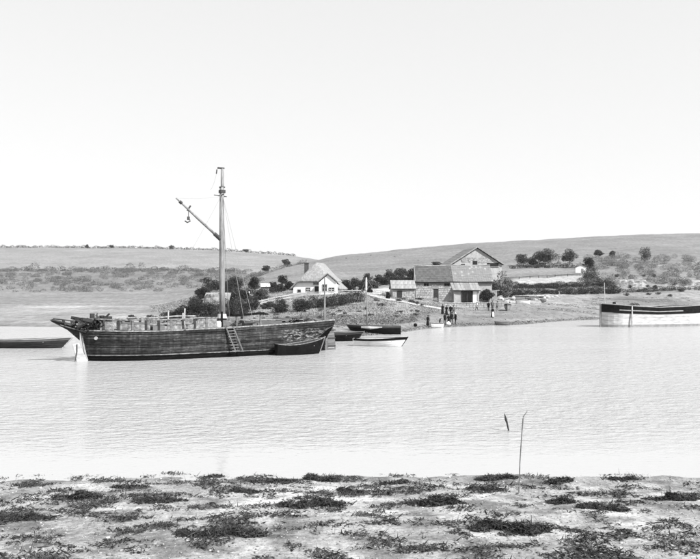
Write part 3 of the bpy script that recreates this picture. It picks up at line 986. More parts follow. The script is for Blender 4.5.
for (px, py, L, B, H, rz, mats, lab) in (
        (436.3, 327.6, 2.3, 1.1, .42, 38, ('white_paint', 'white_paint', 'wood_pale', 'wood_mid'), 'small white dinghy drawn up at the water edge beside the lone figure'),
        (507.6, 310.6, 2.6, 1.25, .85, 75, ('grey_paint', 'wood_mid', 'wood_dark', 'black_paint'), 'grey dinghy end-on on the open sand right of the standing group'),
        (522.5, 304.0, 2.9, 1.2, .6, 12, ('white_paint', 'white_paint', 'wood_pale', 'wood_mid'), 'pale dinghy lying high on the beach below the timber heap'),
        (502, 325.4, 2.2, 1.0, .32, 8, ('wood_mid', 'wood_pale', 'wood_mid', 'wood_dark'), 'flat weathered punt at the water edge of the open beach')):
    p = hit(px, py)
    make_boat('dinghy', lab, (p.x, p.y, max(.02, p.z) + .10), R(rz), L, B, H, *mats, nst=4, oars=False, thwarts=2, group='small boats on the beach')

ang = math.atan2(10.8, 18.0)
q = Vector((-20.25, 60, 0)) + 17.0 * Vector((math.cos(ang), math.sin(ang), 0)) + 3.15 * Vector((math.sin(ang), -math.cos(ang), 0))
make_boat('ship_boat', 'black open boat with pale gunwale lying against the right end of the barge', (q.x, q.y, 0), ang + math.pi, 4.4, 1.4, .78, 'black_paint', 'black_paint', 'wood_dark', 'worn_board', rise=.55, oars=False)
# big lighter at the right edge
lg = empty('river_lighter', (at(601, 114.0).x, 114.0, 0), math.atan2(4.0, 15.0))
tag(lg, 'white hulled lighter with black upper strakes, cut by the right edge', 'boat')
LL = 16.0
def lz(s): return float(np.interp(s, [0, 3, 8, 16], [3.28, 3.02, 2.75, 3.0]))
def lb(s, t):
    bow = (1 - (1 - min(1, (s + .12) / 3.2)) ** 2.6)
    e = max(0, (s - 11) / 5)
    return max(.05, 2.1 * bow * (1 - .5 * e ** 2) * (.86 + .14 * t))
ss = [LL * i / 28 for i in range(29)]
bands = [(-.4, 0, .34, 'grey_paint'), (.1, .34, 1.0, 'weathered_white'), (.1, 1.0, 1.55, 'weathered_white'), (.1, 1.55, 2.1, 'weathered_white'), (.3, 2.1, 2.45, 'black_paint'), (.3, 2.45, 2.8, 'black_paint'), (.3, 2.8, 3.28, 'black_paint')]
def lpt(s, zr, side, off=0):
    z = zr if zr < 0.4 else .34 + (zr - .34) / (3.28 - .34) * (lz(s) - .34)
    return (s, side * (lb(s, max(0, zr) / 3.28) + off), z)
for side in (-1, 1):
    for (_, z0, z1, mt) in bands:
        z0b = -.4 if z0 == 0 else z0
        vs = []; fs = []
        off = .05 if mt == 'black_paint' else (.0 if mt == 'weathered_white' else .02)
        for s in ss:
            vs += [lpt(s, z0b + .008, side, -.06), lpt(s, z0b + .008, side, off + .015), lpt(s, z1 - .008, side, off), lpt(s, z1 - .008, side, -.06)]
        for i in range(28):
            a = 4 * i
            for q in range(4):
                fs.append((a + q, a + (q + 1) % 4, a + 4 + (q + 1) % 4, a + 4 + q))
        fs += [(0, 1, 2, 3), (112, 113, 114, 115)]
        MB().add(vs, fs).build('strake', mt, lg)
    MB().tube([lpt(s, 3.32, side, .03) for s in ss], .08, 6).build('rail', 'grey_paint', lg)
    MB().tube([lpt(s, 2.55, side, .09) for s in ss[3:22]], .09, 6).build('rubbing_strake', 'grey_paint', lg)
    x, y, z = lpt(3.55, 3.2, side, .09)
    MB().beam((x, y, 3.0), (x + .03, y, .3), .18, .14, (1, 0, 0)).build('fender_post', 'weathered_white', lg)
vs = []; fs = []
for s in ss:
    vs += [(s, -lb(s, 1), lz(s) - .3), (s, lb(s, 1), lz(s) - .3)]
for i in range(28):
    fs.append((2 * i, 2 * i + 2, 2 * i + 3, 2 * i + 1))
MB().add(vs, fs).build('deck', 'wood_mid', lg)
MB().box((-.06, 0, 1.42), (.2, .24, 3.75)).build('stem', 'grey_paint', lg)
MB().box((LL + .02, 0, 1.5), (.1, 2.0, 3.0)).build('transom', 'weathered_white', lg)
MB().tube([(.5, -.2, 2.9), (.42, -.2, 6.3)], [.06, .04], 8).build('jack_pole', 'weathered_white', lg)
MB().box((1.9, -.4, 3.15), (.3, .3, .75), jit=.03).build('bitt', 'black_paint', lg)
V_, F_ = leaf_quads(blob_points([(5.0, -.6, 3.0, .8, .6, .42), (4.3, -.6, 2.9, .6, .5, .3)], 320), .12)
link('net_heap', mesh_np('net_heap', V_, F_, 'cloth_grey'), lg)
MB().lathe([(0, 0), (.55, .02), (.62, .3), (.35, .52), (0, .56)], (4.9, -.6, 2.7), 12).build('canvas_cover', 'cloth_grey', lg)
MB().tube([(.42, -.2, 4.0), (6, -.6, 3.82), (14, -.6, 3.95)], .025, 5).build('hand_line', 'rope_dark', lg)

# ------------------------------------------------------------------ cottage
def wall_poly(pts, d, name, mat, parent):
    return MB().poly_prism(pts, d).build(name, mat, parent)

def window(parent, x, y, z, w, h, front=-1, mull=True):
    """sunk window on a wall that faces local -Y"""
    wd = MB()
    for (cx, cz, sx_, sz_) in ((x, z + h / 2, w + .1, .09), (x, z - h / 2, w + .16, .1), (x - w / 2, z, .09, h), (x + w / 2, z, .09, h)):
        wd.box((cx, y - .03, cz), (sx_, .12, sz_))
    o = wd.build('window', 'grey_paint', parent)
    MB().box((x, y - .006, z), (w - .02, .03, h - .02)).build('pane', 'glass', o)
    if mull:
        MB().box((x, y - .035, z), (.05, .04, h - .08)).box((x, y - .036, z), (w - .1, .035, .05)).build('glazing_bar', 'white_paint', o)
    return o

cb = at(315.2, 150, 293.5)
cot = empty('cottage', (cb.x, cb.y, cb.z), R(-9))
tag(cot, 'whitewashed thatched cottage with a steep rounded roof and small gabled wing', 'cottage')
HW, RZ, EZ, DEP = 4.55, 6.0, 1.0, 9.0       # half width, ridge height, eave height, depth
hipz, hy = 2.55, 2.2
slope = (RZ - EZ) / HW
RX = -.2
sl_l, sl_r = (RZ - EZ) / (HW + RX), (RZ - EZ) / (HW - RX)
hxl, hxr = RX - (RZ - hipz) / sl_l, RX + (RZ - hipz) / sl_r
# front gable wall (up to the half hip) and the other walls
MB().poly_prism([(-HW + .35, 0, -1.5), (HW - .35, 0, -1.5), (HW - .35, 0, EZ + .1), (hxr - .2, 0, hipz), (hxl + .2, 0, hipz), (-HW + .35, 0, EZ + .1)], (0, .4, 0)).build('front_wall', 'whitewash', cot)
MB().box((-HW + .56, DEP / 2 + .2, -.2), (.4, DEP - .45, 2.55)).build('side_wall', 'whitewash', cot)
MB().box((HW - .56, DEP / 2 + .2, -.2), (.4, DEP - .45, 2.55)).build('side_wall', 'whitewash', cot)
MB().poly_prism([(-HW + .35, DEP, -1.5), (HW - .35, DEP, -1.5), (HW - .35, DEP, EZ), (RX, DEP, RZ - .5), (-HW + .35, DEP, EZ)], (0, -.4, 0)).build('back_wall', 'whitewash', cot)
# thatch as one thick shell, slightly domed, with a half hip in front
def thatch():
    bm = bmesh.new()
    nx, ny = 26, 22
    grid = {}
    for i in range(nx + 1):
        for j in range(ny + 1):
            x = -HW - .35 + (2 * HW + .7) * i / nx
            y = -.45 + (DEP + .8) * j / ny
            hip = hipz - .12 + (y + .45) * (RZ - hipz) / (hy + .45)
            k = 7.0
            z = -math.log(math.exp(-k * (RZ + .12 - sl_r * (x - RX))) + math.exp(-k * (RZ + .12 + sl_l * (x - RX))) + math.exp(-k * hip)) / k
            # sprocketed, lifted eaves
            edge = max(0, abs(x) - HW + 1.0)
            z += .12 * edge * edge
            z += .05 * mnoise.noise(Vector((x * 1.3, y * 1.3, 0)))
            grid[i, j] = bm.verts.new((x, y, z))
    for i in range(nx):
        for j in range(ny):
            bm.faces.new((grid[i, j], grid[i + 1, j], grid[i + 1, j + 1], grid[i, j + 1]))
    r = bmesh.ops.extrude_face_region(bm, geom=list(bm.faces))
    for v in [g for g in r['geom'] if isinstance(g, bmesh.types.BMVert)]:
        v.co.z -= .34
    bmesh.ops.recalc_face_normals(bm, faces=bm.faces)
    me = bpy.data.meshes.new('thatched_roof'); bm.to_mesh(me); bm.free()
    me.polygons.foreach_set('use_smooth', [True] * len(me.polygons))
    me.materials.append(M['thatch'])
    return link('thatched_roof', me, cot)
th = thatch()
ch = MB().box((-2.55, 4.2, 4.5), (.75, .75, 2.6), jit=.02).build('chimney', 'brick_dark', cot)
MB().box((-2.55, 4.2, 5.85), (.9, .9, .16)).build('chimney_cap', 'brick_dark', ch)
MB().lathe([(.17, 0), (.14, .5), (.19, .52), (.19, .58), (0, .58)], (-2.55, 4.2, 5.92), 10).build('chimney_pot', 'grey_paint', ch)
window(cot, .15, 0, 2.0, .95, .62)
window(cot, -1.35, 0, .75, .8, .7)
window(cot, -3.05, 0, .5, .6, .5, mull=False)
dr = MB().box((.35, -.02, .35), (.85, .1, 2.0)).build('door', 'wood_dark', cot)
MB().box((.65, -.09, .3), (.05, .06, .12)).build('handle', 'iron', dr)
# wing: gable towards the river, standing proud of the main front
WX0, WX1, WY = 1.05, 4.35, -1.7
wmx = (WX0 + WX1) / 2
MB().poly_prism([(WX0, WY, -1.5), (WX1, WY, -1.5), (WX1, WY, 2.05), (wmx, WY, 3.45), (WX0, WY, 2.05)], (0, .3, 0)).build('wing_wall', 'whitewash', cot)
MB().box((WX0 + .15, WY + 1.1, .1), (.3, 1.58, 3.2)).build('wing_wall', 'whitewash', cot)
MB().box((WX1 - .15, WY + 1.1, .1), (.3, 1.58, 3.2)).build('wing_wall', 'whitewash', cot)
for sgn in (-1, 1):
    a = (wmx, WY - .25, 3.62); b = (wmx + sgn * 1.85, WY - .25, 2.12)
    MB().poly_prism([a, b, (b[0], b[1], b[2] + .2), (a[0], a[1], a[2] + .22)], (0, 5.4, 0)).build('wing_roof', 'thatch', cot)
window(cot, wmx - .55, WY, 1.05, .8, 1.25)
window(cot, wmx + .75, WY, .75, 1.0, .7)
# ------------------------------------------------------------------ farm buildings
def roof_rows(parent, p00, p10, p01, p11, nx, nz, mat, name='slate', gap=.006, th_=.04, jit=.02, sag=0.0):
    """courses of slates between the four corners (eave-left, eave-right, ridge-left, ridge-right); the pieces share mesh data"""
    p00, p10, p01, p11 = map(Vector, (p00, p10, p01, p11))
    ex = (p10 - p00); ez = (p01 - p00)
    nrm = ex.cross(ez).normalized()
    w = ex.length / nx; h = ez.length / nz
    proto = MB().poly_prism([(gap, 0, -.06), (w - gap, 0, -.06), (w - gap, .03, h), (gap, .03, h)], (0, -th_, 0))
    me = None
    X = ex.normalized(); Zv = ez.normalized(); Y = Zv.cross(X)
    if Y.dot(nrm) > 0: pass
    base = Matrix((X, Y, Zv)).transposed().to_4x4()
    for r in range(nz):
        for c in range(nx):
            l = p00 + (p10 - p00) * (c / nx); u = p01 + (p11 - p01) * (c / nx)
            q = l + (u - l) * (r / nz)
            q.z -= sag * (math.sin(math.pi * (c + .5) / nx) + .35 * math.sin(5.1 * c / nx + r * .4)) * (.35 + .65 * r / nz)
            mm = mat if not isinstance(mat, list) else random.choice(mat)
            if me is None or isinstance(mat, list):
                key = (name, mm, round(w, 3), round(h, 3), id(parent))
                if key not in _slates:
                    o = proto.build(name, mm); _slates[key] = o.data
                    bpy.data.objects.remove(o)
                me = _slates[key]
            o = link(name, me, parent)
            o.matrix_local = Matrix.Translation(q + nrm * random.uniform(0, jit)) @ base @ Matrix.Rotation(random.uniform(-.012, .012), 4, 'Y')
_slates = {}

def stones(parent, x0, x1, z0, z1, y, size=.55, mat='stone', holes=()):
    """rubble facing on a wall that faces -Y: each stone a piece of its own"""
    z = z0; r = 0
    while z < z1 - .08:
        h = min(size * random.uniform(.55, .8), z1 - z)
        x = x0 - (random.random() * .3)
        while x < x1:
            w = size * random.uniform(.8, 1.7)
            a = max(x, x0); b = min(x + w, x1)
            if b - a > .12 and not any(a < hx1 and b > hx0 and z < hz1 and z + h > hz0 for hx0, hx1, hz0, hz1 in holes):
                g = .018
                d = random.uniform(.015, .09)
                MB().poly_prism([(a + g, y, z + g), (b - g, y, z + g), (b - g - random.uniform(0, .09), y, z + h - g - random.uniform(0, .06)), (a + g + random.uniform(0, .09), y, z + h - g - random.uniform(0, .06))], (0, -d, 0)).build('stone', mat, parent)
            x += w
        z += h

WEEDS = []
# long barn, dark slates on the left half, pale patched roof on the right
bb = at(454, 164, 297.0)
barn = empty('long_barn', (bb.x, bb.y, bb.z), R(1.5))
tag(barn, 'long low stone barn, roof dark slate at left and pale patched at right', 'barn')
L2 = 8.05
ez_, rz_ = 3.35, 6.55
MB().box((0, .3, .6), (2 * L2 - .5, .6, 5.3)).build('front_wall', 'stone_wall', barn)
MB().box((0, 6.0, .6), (2 * L2 - .5, .5, 5.3)).build('back_wall', 'stone_wall', barn)
for sgn in (-1, 1):
    MB().poly_prism([(sgn * (L2 - .28), .3, -2), (sgn * (L2 - .28), 6.0, -2), (sgn * (L2 - .28), 6.0, ez_), (sgn * (L2 - .28), 3.15, rz_ - .35), (sgn * (L2 - .28), .3, ez_)], (-sgn * .4, 0, 0)).build('gable_wall', 'stone_wall', barn)
rf = MB().poly_prism([(-L2, -.38, ez_ - .40), (-L2, 3.15, rz_ - .32), (-L2, 6.7, ez_ - .3), (-L2, 6.7, ez_ - .43), (-L2, 3.15, rz_ - .5), (-L2, -.38, ez_ - .52)], (2 * L2, 0, 0)).build('roof', 'wood_dark', barn)
roof_rows(rf, (-L2, -.42, ez_ - .2), (-.25, -.42, ez_ - .2), (-L2 + .1, 3.15, rz_), (-.25, 3.15, rz_), 18, 9, 'slate', sag=.13)
roof_rows(rf, (-.22, -.42, ez_ - .17), (L2, -.42, ez_ - .17), (-.22, 3.15, rz_ + .03), (L2, 3.15, rz_ + .03), 18, 9, ['slate_pale'] * 9 + ['slate_patch'], sag=.15)
MB().tube([(-L2, 3.15, rz_ + .05), (-L2 / 2, 3.15, rz_ - .09), (0, 3.15, rz_ + .04), (L2 / 2, 3.15, rz_ - .07), (L2, 3.15, rz_ + .08)], .12, 6).build('ridge', 'roof_iron', rf)
MB().beam((-L2 + .03, -.42, ez_ - .1), (-L2 + .13, 3.1, rz_ + .06), .16, .1).build('verge', 'roof_iron', rf)
hol = [(-6.2, -5.2, 2.2, 3.0), (-2.0, -.9, 2.2, 3.1), (-4.2, -3.1, -.4, 1.7), (4.6, 8.2, -2, 3.3)]
for (a, b, c, d) in hol[:2]:
    w_ = MB().box(((a + b) / 2, -.0, (c + d) / 2), (b - a, .06, d - c)).build('window', 'void', barn)
    MB().box(((a + b) / 2, -.05, c - .05), (b - a + .2, .2, .1)).build('sill', 'stone', w_)
    MB().box(((a + b) / 2, -.06, (c + d) / 2), (.08, .05, d - c)).build('glazing_bar', 'wood_mid', w_)
d_ = MB().box((-3.65, -.01, .65), (1.05, .08, 2.1)).build('door', 'wood_dark', barn)
MB().box((-3.65, -.06, 1.8), (1.4, .18, .2)).build('lintel', 'wood_pale', d_)
stones(barn, -7.7, 7.7, .9, 3.05, -.01, .39, 'stone', hol)

# cottage-size gabled barn behind
gb = at(477, 176, 289)
gbar = empty('gable_barn', (gb.x, gb.y, gb.z), R(9))
tag(gbar, 'tall gabled barn with pale verges rising behind the long barn', 'barn')
GW, GE, GR, GD = 5.7, 5.4, 8.95, 9
MB().poly_prism([(-GW, 0, -2), (GW, 0, -2), (GW, 0, GE), (0, 0, GR), (-GW, 0, GE)], (0, .45, 0)).build('gable_wall', 'stone_wall', gbar)
MB().poly_prism([(-GW, GD, -2), (GW, GD, -2), (GW, GD, GE), (0, GD, GR), (-GW, GD, GE)], (0, -.4, 0)).build('gable_wall', 'stone_wall', gbar)
for sgn in (-1, 1):
    MB().box((sgn * (GW - .22), GD / 2 + .02, GE / 2 - 1.02), (.4, GD - .92, GE + 1.9)).build('side_wall', 'stone_wall', gbar)
    a = Vector((0, -.3, GR + .08)); b = Vector((sgn * (GW + .5), -.3, GE - .22))
    if sgn < 0:
        sl = MB().poly_prism([a, b, b + Vector((0, 0, .12)), a + Vector((0, 0, .12))], (0, GD + .6, 0)).build('roof_slope', 'wood_dark', gbar)
        roof_rows(sl, b + Vector((0, GD + .6, .16)), b + Vector((0, 0, .16)), a + Vector((0, GD + .6, .16)), a + Vector((0, 0, .16)), 12, 9, 'slate_pale')
    else:
        b = Vector((GW + .35, -.3, GE - .14))
        sl = MB().poly_prism([a, b, b + Vector((0, 0, .12)), a + Vector((0, 0, .12))], (0, GD + .6, 0)).build('roof_slope', 'wood_dark', gbar)
        roof_rows(sl, b + Vector((0, 0, .16)), b + Vector((0, GD + .6, .16)), a + Vector((0, 0, .16)), a + Vector((0, GD + .6, .16)), 12, 9, 'slate_pale')
    MB().beam(a + Vector((0, -.08, .2)), b + Vector((0, -.08, .2)), .2, .22).build('verge_board', 'roof_iron', gbar)
for (x, z, w, h) in ((-.45, 5.75, 1.05, .85), (-3.2, 5.3, .9, .4), (3.6, 5.35, 2.6, .75)):
    w_ = MB().box((x, -.01, z), (w, .08, h)).build('window', 'void', gbar)
    MB().box((x, -.05, z - h / 2 - .06), (w + .2, .2, .12)).build('sill', 'stone', w_)
MB().box((5.1, -.1, 5.9), (.35, .3, .5)).build('eave_bracket', 'wood_dark', gbar)
MB().box((1.6, -.04, 5.9), (2.6, .1, .16)).build('string_course', 'stone', gbar)
stones(gbar, -3.6, 3.4, 5.9, 7.0, -.01, .4, 'stone', [(-1.1, .2, 5.2, 6.3), (-3.8, -2.6, 5, 5.6)])
# small shed left of the long barn
sb = at(403.5, 152, 300.0)
shed = empty('small_shed', (sb.x, sb.y, sb.z), R(3))
tag(shed, 'small stone shed with a pale sheet roof beside the track', 'shed')
MB().box((0, .2, .2), (4.3, .4, 4.0)).build('front_wall', 'stone_wall', shed)
MB().box((0, 3.8, .2), (4.3, .4, 4.0)).build('back_wall', 'stone_wall', shed)
for sgn in (-1, 1):
    MB().poly_prism([(sgn * 2.14, .4, -1.8), (sgn * 2.14, 3.6, -1.8), (sgn * 2.14, 3.6, 2.2), (sgn * 2.14, 2.0, 3.55), (sgn * 2.14, .4, 2.2)], (-sgn * .35, 0, 0)).build('side_wall', 'stone_wall', shed)
rs = MB().poly_prism([(-2.35, -.3, 2.12), (-2.35, 2.0, 3.7), (-2.35, 4.3, 2.12), (-2.35, 4.3, 2.02), (-2.35, 2.0, 3.58), (-2.35, -.3, 2.02)], (4.7, 0, 0)).build('roof', 'wood_mid', shed)
roof_rows(rs, (-2.4, -.36, 2.15), (2.4, -.36, 2.15), (-2.35, 2.0, 3.76), (2.35, 2.0, 3.76), 6, 2, 'roof_iron', 'roof_sheet', .006, .04)
d_ = MB().box((-.75, -.02, .75), (.95, .1, 2.1)).build('door', 'wood_dark', shed)
MB().box((-.75, -.05, 1.88), (1.3, .2, .16)).build('lintel', 'wood_pale', d_)
stones(shed, -2.1, 2.1, -1.0, 2.0, -.01, .5, 'stone', [(-1.4, -.1, -2, 2.0)])

# open-fronted lean-to shed in front of the barn
lb_ = at(466.5, 157, 298.5)
lt = empty('open_shed', (lb_.x, lb_.y, lb_.z), R(1))
tag(lt, 'open-fronted lean-to shed with sheet roof in front of the long barn', 'shed')
MB().box((0, 3.2, .9), (5.0, .35, 3.9)).build('back_wall', 'stone_wall', lt)
for sgn in (-1, 1):
    MB().poly_prism([(sgn * 2.48, .05, -1), (sgn * 2.48, 3.0, -1), (sgn * 2.48, 3.0, 2.75), (sgn * 2.48, .05, 1.55)], (-sgn * .3, 0, 0)).build('side_wall', 'stone_wall', lt)
for x in (-.9, .15, 1.2):
    MB().beam((x, .12, -.6), (x, .12, 1.6), .16, .16).build('post', 'wood_dark', lt)
MB().box((-1.55, .3, .3), (1.3, .3, 2.3)).build('front_wall', 'stone_wall', lt)
MB().box((1.75, .3, .3), (.9, .25, 2.3)).build('front_wall', 'whitewash', lt)
roof_rows(lt, (-2.75, -.35, 1.62), (2.75, -.35, 1.62), (-2.7, 3.3, 3.1), (2.7, 3.3, 3.1), 9, 1, ['roof_iron', 'roof_iron', 'slate_pale', 'roof_iron'], 'roof_sheet', .004, .05)
MB().beam((-2.7, -.2, 1.52), (2.7, -.2, 1.52), .12, .14).build('wall_plate', 'wood_dark', lt)

# yard walls: rubble, every stone a piece
def yard_wall(x0px, x1px, D, ytop, ybot, label, name='yard_wall'):
    a = at(x0px, D, ybot); b = at(x1px, D, ybot)
    w = empty(name, (a.x, a.y, a.z)); tag(w, label, 'wall', 'rubble walls round the farmyard')
    Lw = b.x - a.x; H = (ybot - ytop) / F * D
    MB().box((Lw / 2, .22, H / 2 - .62), (Lw, .4, H + 1.2)).build('core', 'stone_wall', w)
    stones(w, 0, Lw, -.5, H, .01, .55)
    x = 0
    while x < Lw:
        k = random.uniform(.4, .8)
        MB().box((x + k / 2, .2, H + .04), (k - .03, .5, .13), jit=.02).build('coping_stone', 'stone', w)
        x += k
    return w
yard_wall(415.5, 432.5, 158, 287.5, 299.5, 'pale rubble wall between the small shed and the barn door')
yard_wall(438.5, 453.0, 158, 288, 299.5, 'pale rubble wall between the barn door and the open shed')
yard_wall(481, 497, 163, 290.5, 298.5, 'low rubble wall below the ivy right of the open shed')
yard_wall(440, 506, 150, 303.0, 306.8, 'long low rubble wall along the top of the beach')

for (px, yb, h, w, mt, lab) in ((420, 300, 3, 9, 'leaf_mid', 'weeds at the foot of the wall beside the small shed'), (446, 300.5, 3.5, 10, 'leaf_mid', 'weeds at the foot of the wall left of the open shed'),
                             (470, 301, 3.2, 8, 'leaf_dark', 'dark weeds before the open shed'), (458, 306, 2.6, 9, 'leaf_dark', 'dark weeds on the low beach wall, left part'), (486, 303.5, 3.5, 12, 'leaf_mid', 'nettles on the low beach wall, right part')):
    WEEDS.append((px, yb, h, w, mt, lab))
# white hut on the right hill foot
h_ = hit(581, 273)
hut = empty('white_hut', (h_.x, h_.y, h_.z), R(-12))
tag(hut, 'small white hut among bushes above the pale field strip', 'hut')
MB().poly_prism([(-1.6, 0, -.6), (1.6, 0, -.6), (1.6, 0, 1.6), (0, 0, 2.3), (-1.6, 0, 1.6)], (0, 2.6, 0)).build('wall', 'whitewash', hut)
for sgn in (-1, 1):
    MB().poly_prism([(0, -.15, 2.36), (sgn * 1.8, -.15, 1.55), (sgn * 1.8, -.15, 1.65), (0, -.15, 2.48)], (0, 2.9, 0)).build('roof', 'roof_iron', hut)
MB().box((.4, -.02, .55), (.7, .08, 1.5)).build('door', 'grey_paint', hut)
h_ = hit(543, 267)
hut2 = empty('low_shed', (h_.x, h_.y, h_.z), R(4))
tag(hut2, 'tiny flat-roofed shed under the big round tree on the right', 'shed')
MB().box((0, .8, .4), (2.0, 1.6, 2.2)).build('wall', 'wood_dark', hut2)
MB().box((0, .75, 1.55), (2.4, 2.0, .12)).build('roof', 'roof_iron', hut2)
h_ = hit(265.5, 293)
hut3 = empty('garden_shed', (h_.x, h_.y, h_.z), R(10))
tag(hut3, 'little shed with white roof in the bushes left of the cottage', 'shed')
MB().box((0, .9, .4), (1.5, 1.7, 1.9)).build('wall', 'wood_pale', hut3)
for sgn in (-1, 1):
    MB().poly_prism([(-.95, .9, 1.85), (.95, .9, 1.85), (.95, .9 + sgn * 1.1, 1.25), (-.95, .9 + sgn * 1.1, 1.25)], (0, 0, .07)).build('roof', 'white_paint', hut3)
h_ = hit(248, 300)
sg = empty('notice_board', (h_.x, h_.y, h_.z))
tag(sg, 'blank white square board on a post among the bank bushes', 'sign')
MB().beam((0, 0, -.3), (0, 0, 1.2), .1, .1).build('post', 'wood_mid', sg)
MB().box((0, -.08, 1.15), (.68, .05, .66)).build('board', 'white_paint', sg)

# ------------------------------------------------------------------ vegetation
def crown_mesh(name, w, h, d_, n, leaf, mat, nb=9, low=.0):
    """uneven clumps of leaves filling an ellipsoid-ish outline, base at z 0"""
    blobs = []
    for k in range(int(nb * 1.7)):
        d = Vector((random.gauss(0, 1), random.gauss(0, 1), random.gauss(0, 1))).normalized()
        r = random.random() ** .45 * .74
        z = min(.92, max(low + .12, .46 + d.z * r * .52))
        q = random.uniform(.10, .25) * (1.15 - .4 * z)
        blobs.append((d.x * r * w / 2, d.y * r * d_ / 2, z * h, q * w, q * d_, q * h * random.uniform(.6, 1.0)))
    blobs.append((0, 0, h * .42, w * .26, d_ * .26, h * .3))
    n = int(n * 1.9); leaf *= .68
    P = blob_points(blobs, n)
    P[:, 2] = np.maximum(P[:, 2], .02 * h)
    V, Fq = leaf_quads(P, leaf)
    return mesh_np(name, V, Fq, mat)

def tree(px, yb, hpx, wpx, mat, label, name='tree', trunk_frac=.14, leaves=1500, leaf=None, D=None, group=None, nb=11):
    p = hit(px, yb) if D is None else at(px, D)
    m = p.y / F
    H, Wd = hpx * m, wpx * m * 1.18
    leaves = int(leaves * 1.9)
    t = empty(name, (p.x, p.y, p.z)); tag(t, label, 'tree', group)
    tb = MB()
    top = Vector((random.uniform(-.06, .06) * Wd, 0, H * .62))
    tb.tube([(0, 0, -.4), (0, 0, H * trunk_frac), top], [max(.08, H * .035), max(.06, H * .026), .03], 7)
    for k in range(7):
        a = k * 2.4 + random.random(); s = H * random.uniform(trunk_frac * .8, .5)
        e = Vector((math.cos(a) * Wd * .38, math.sin(a) * Wd * .34, s + H * random.uniform(.18, .38)))
        tb.tube([(0, 0, s), Vector((0, 0, s)).lerp(e, .55) + Vector((0, 0, .06 * H)), e], [H * .016 + .02, H * .01 + .015, .015], 5)
    tb.build('trunk', 'bark', t)
    ch_ = H * (1 - trunk_frac * .7)
    me = crown_mesh('crown', Wd, ch_, Wd * .9, leaves, leaf or max(.12, .72 * m), mat, nb)
    link('crown', me, t, (0, 0, H * trunk_frac * .7))
    return t

_shr = {}
def shrub(px, yb, hpx, wpx, mat, label, name='shrub', leaves=700, D=None, group=None, share=None, leaf_px=1.0):
    p = hit(px, yb) if D is None else at(px, D)
    m = p.y / F
    H, Wd = hpx * m, wpx * m
    if share:
        key = (share, random.randrange(4))
        if key not in _shr:
            _shr[key] = crown_mesh(name, 1.0, .5, .9, leaves, .055, mat, 8)
        o = link(name, _shr[key], None, (p.x, p.y, p.z - .12 * H), random.uniform(0, 6.28), (Wd, Wd, H * 2.2))
    else:
        o = link(name, crown_mesh(name, Wd, H * 1.1, Wd * .8, leaves, max(.1, leaf_px * m), mat, 9), None, (p.x, p.y, p.z - .1 * H))
    tag(o, label, 'shrub', group)
    return o

def hedge(pts, hpx, mat, label, thick=1.6, n=1500, name='hedge', leaf_px=.95, D=None, bl=1.1, rag=.25):
    P = [hit(px, py) if D is None else at(px, D) for px, py in pts]
    blobs = []
    base = P[0]
    for a, b in zip(P[:-1], P[1:]):
        k = max(2, int((b - a).length / bl))
        for i in range(k):
            q = a.lerp(b, i / k)
            h = hpx * q.y / F * (random.uniform(1 - rag, 1 + rag * .5) + (random.random() < .12) * rag * 1.2)
            z = ground_z(q.x, q.y)
            blobs.append((q.x - base.x + random.uniform(-.3, .3) * bl, q.y - base.y + random.uniform(-.2, .2) * thick, z - base.z + h * .46, bl * random.uniform(.6, 1.1), thick * random.uniform(.35, .6), h * .54))
    V, Fq = leaf_quads(blob_points(blobs, int(n * 2)), .68 * leaf_px * base.y / F)
    o = link(name, mesh_np(name, V, Fq, mat), None, base)
    tag(o, label, 'hedge')
    return o

# --- left headland: dark bushes behind the barge
for (px, yb, h, w, mt, lab) in (
    (169, 321, 9, 12, 'leaf_dark', 'leftmost low dark bush on the headland behind the barge'),
    (179, 320, 15, 17, 'leaf_dark', 'rounded dark bush at the foot of the headland, second from left'),
    (191, 319, 17, 16, 'leaf_dark', 'dense dark bush at the foot of the headland left of the mast'),
    (204, 319, 20, 18, 'leaf_dark', 'broad dark bush just left of the tall mast'),
    (214, 318, 15, 13, 'leaf_mid', 'grey bush close beside the tall mast on its left'),
    (231, 320, 22, 16, 'leaf_dark', 'dark bush close beside the tall mast on its right'),
    (243, 316, 21, 17, 'leaf_mid', 'straggling bush under the white notice board'),
    (203, 298, 13, 12, 'leaf_dark', 'dark bush on the outer shoulder of the headland'),
    (213, 291, 14, 18, 'leaf_dark', 'dark bush crowning the headland left of the mast'),
    (226, 292, 13, 16, 'leaf_dark', 'dark bush crowning the headland behind the mast'),
    (236, 290, 13, 14, 'leaf_mid', 'grey bush crowning the headland right of the mast'),
    (260, 300, 11, 13, 'leaf_mid', 'low grey bush right of the white notice board'),
    (232, 304, 16, 15, 'leaf_dark', 'dark bush on the headland slope behind the shrouds'),
    (197, 308, 12, 12, 'leaf_mid', 'grey bush half way up the headland'),
    (252, 310, 12, 12, 'leaf_dark', 'dark bush at the lower end of the slanting fence'),
    (245, 301, 12, 11, 'leaf_dark', 'dark bush just behind the white notice board'),
    (221, 305, 12, 10, 'leaf_dark', 'narrow dark bush half way up the headland behind the mast')):
    shrub(px, yb, h * 1.12, w * 1.5, mt, lab, leaves=2600, leaf_px=.75)
hedge([(163, 321), (185, 321), (205, 320), (225, 320), (248, 319)], 7, 'leaf_dark', 'dark undergrowth along the foot of the headland', 2.5, 5200, leaf_px=.7, rag=.6)
hedge([(186, 312), (196, 303), (204, 296), (212, 291)], 6, 'leaf_dark', 'dark scrub down the outer edge of the headland', 2.5, 2200, leaf_px=.7, rag=.6)
hedge([(222, 309), (240, 308), (258, 306)], 8, 'leaf_dark', 'tangled dark scrub on the headland right of the mast', 3.5, 4000, leaf_px=.65, rag=.7)
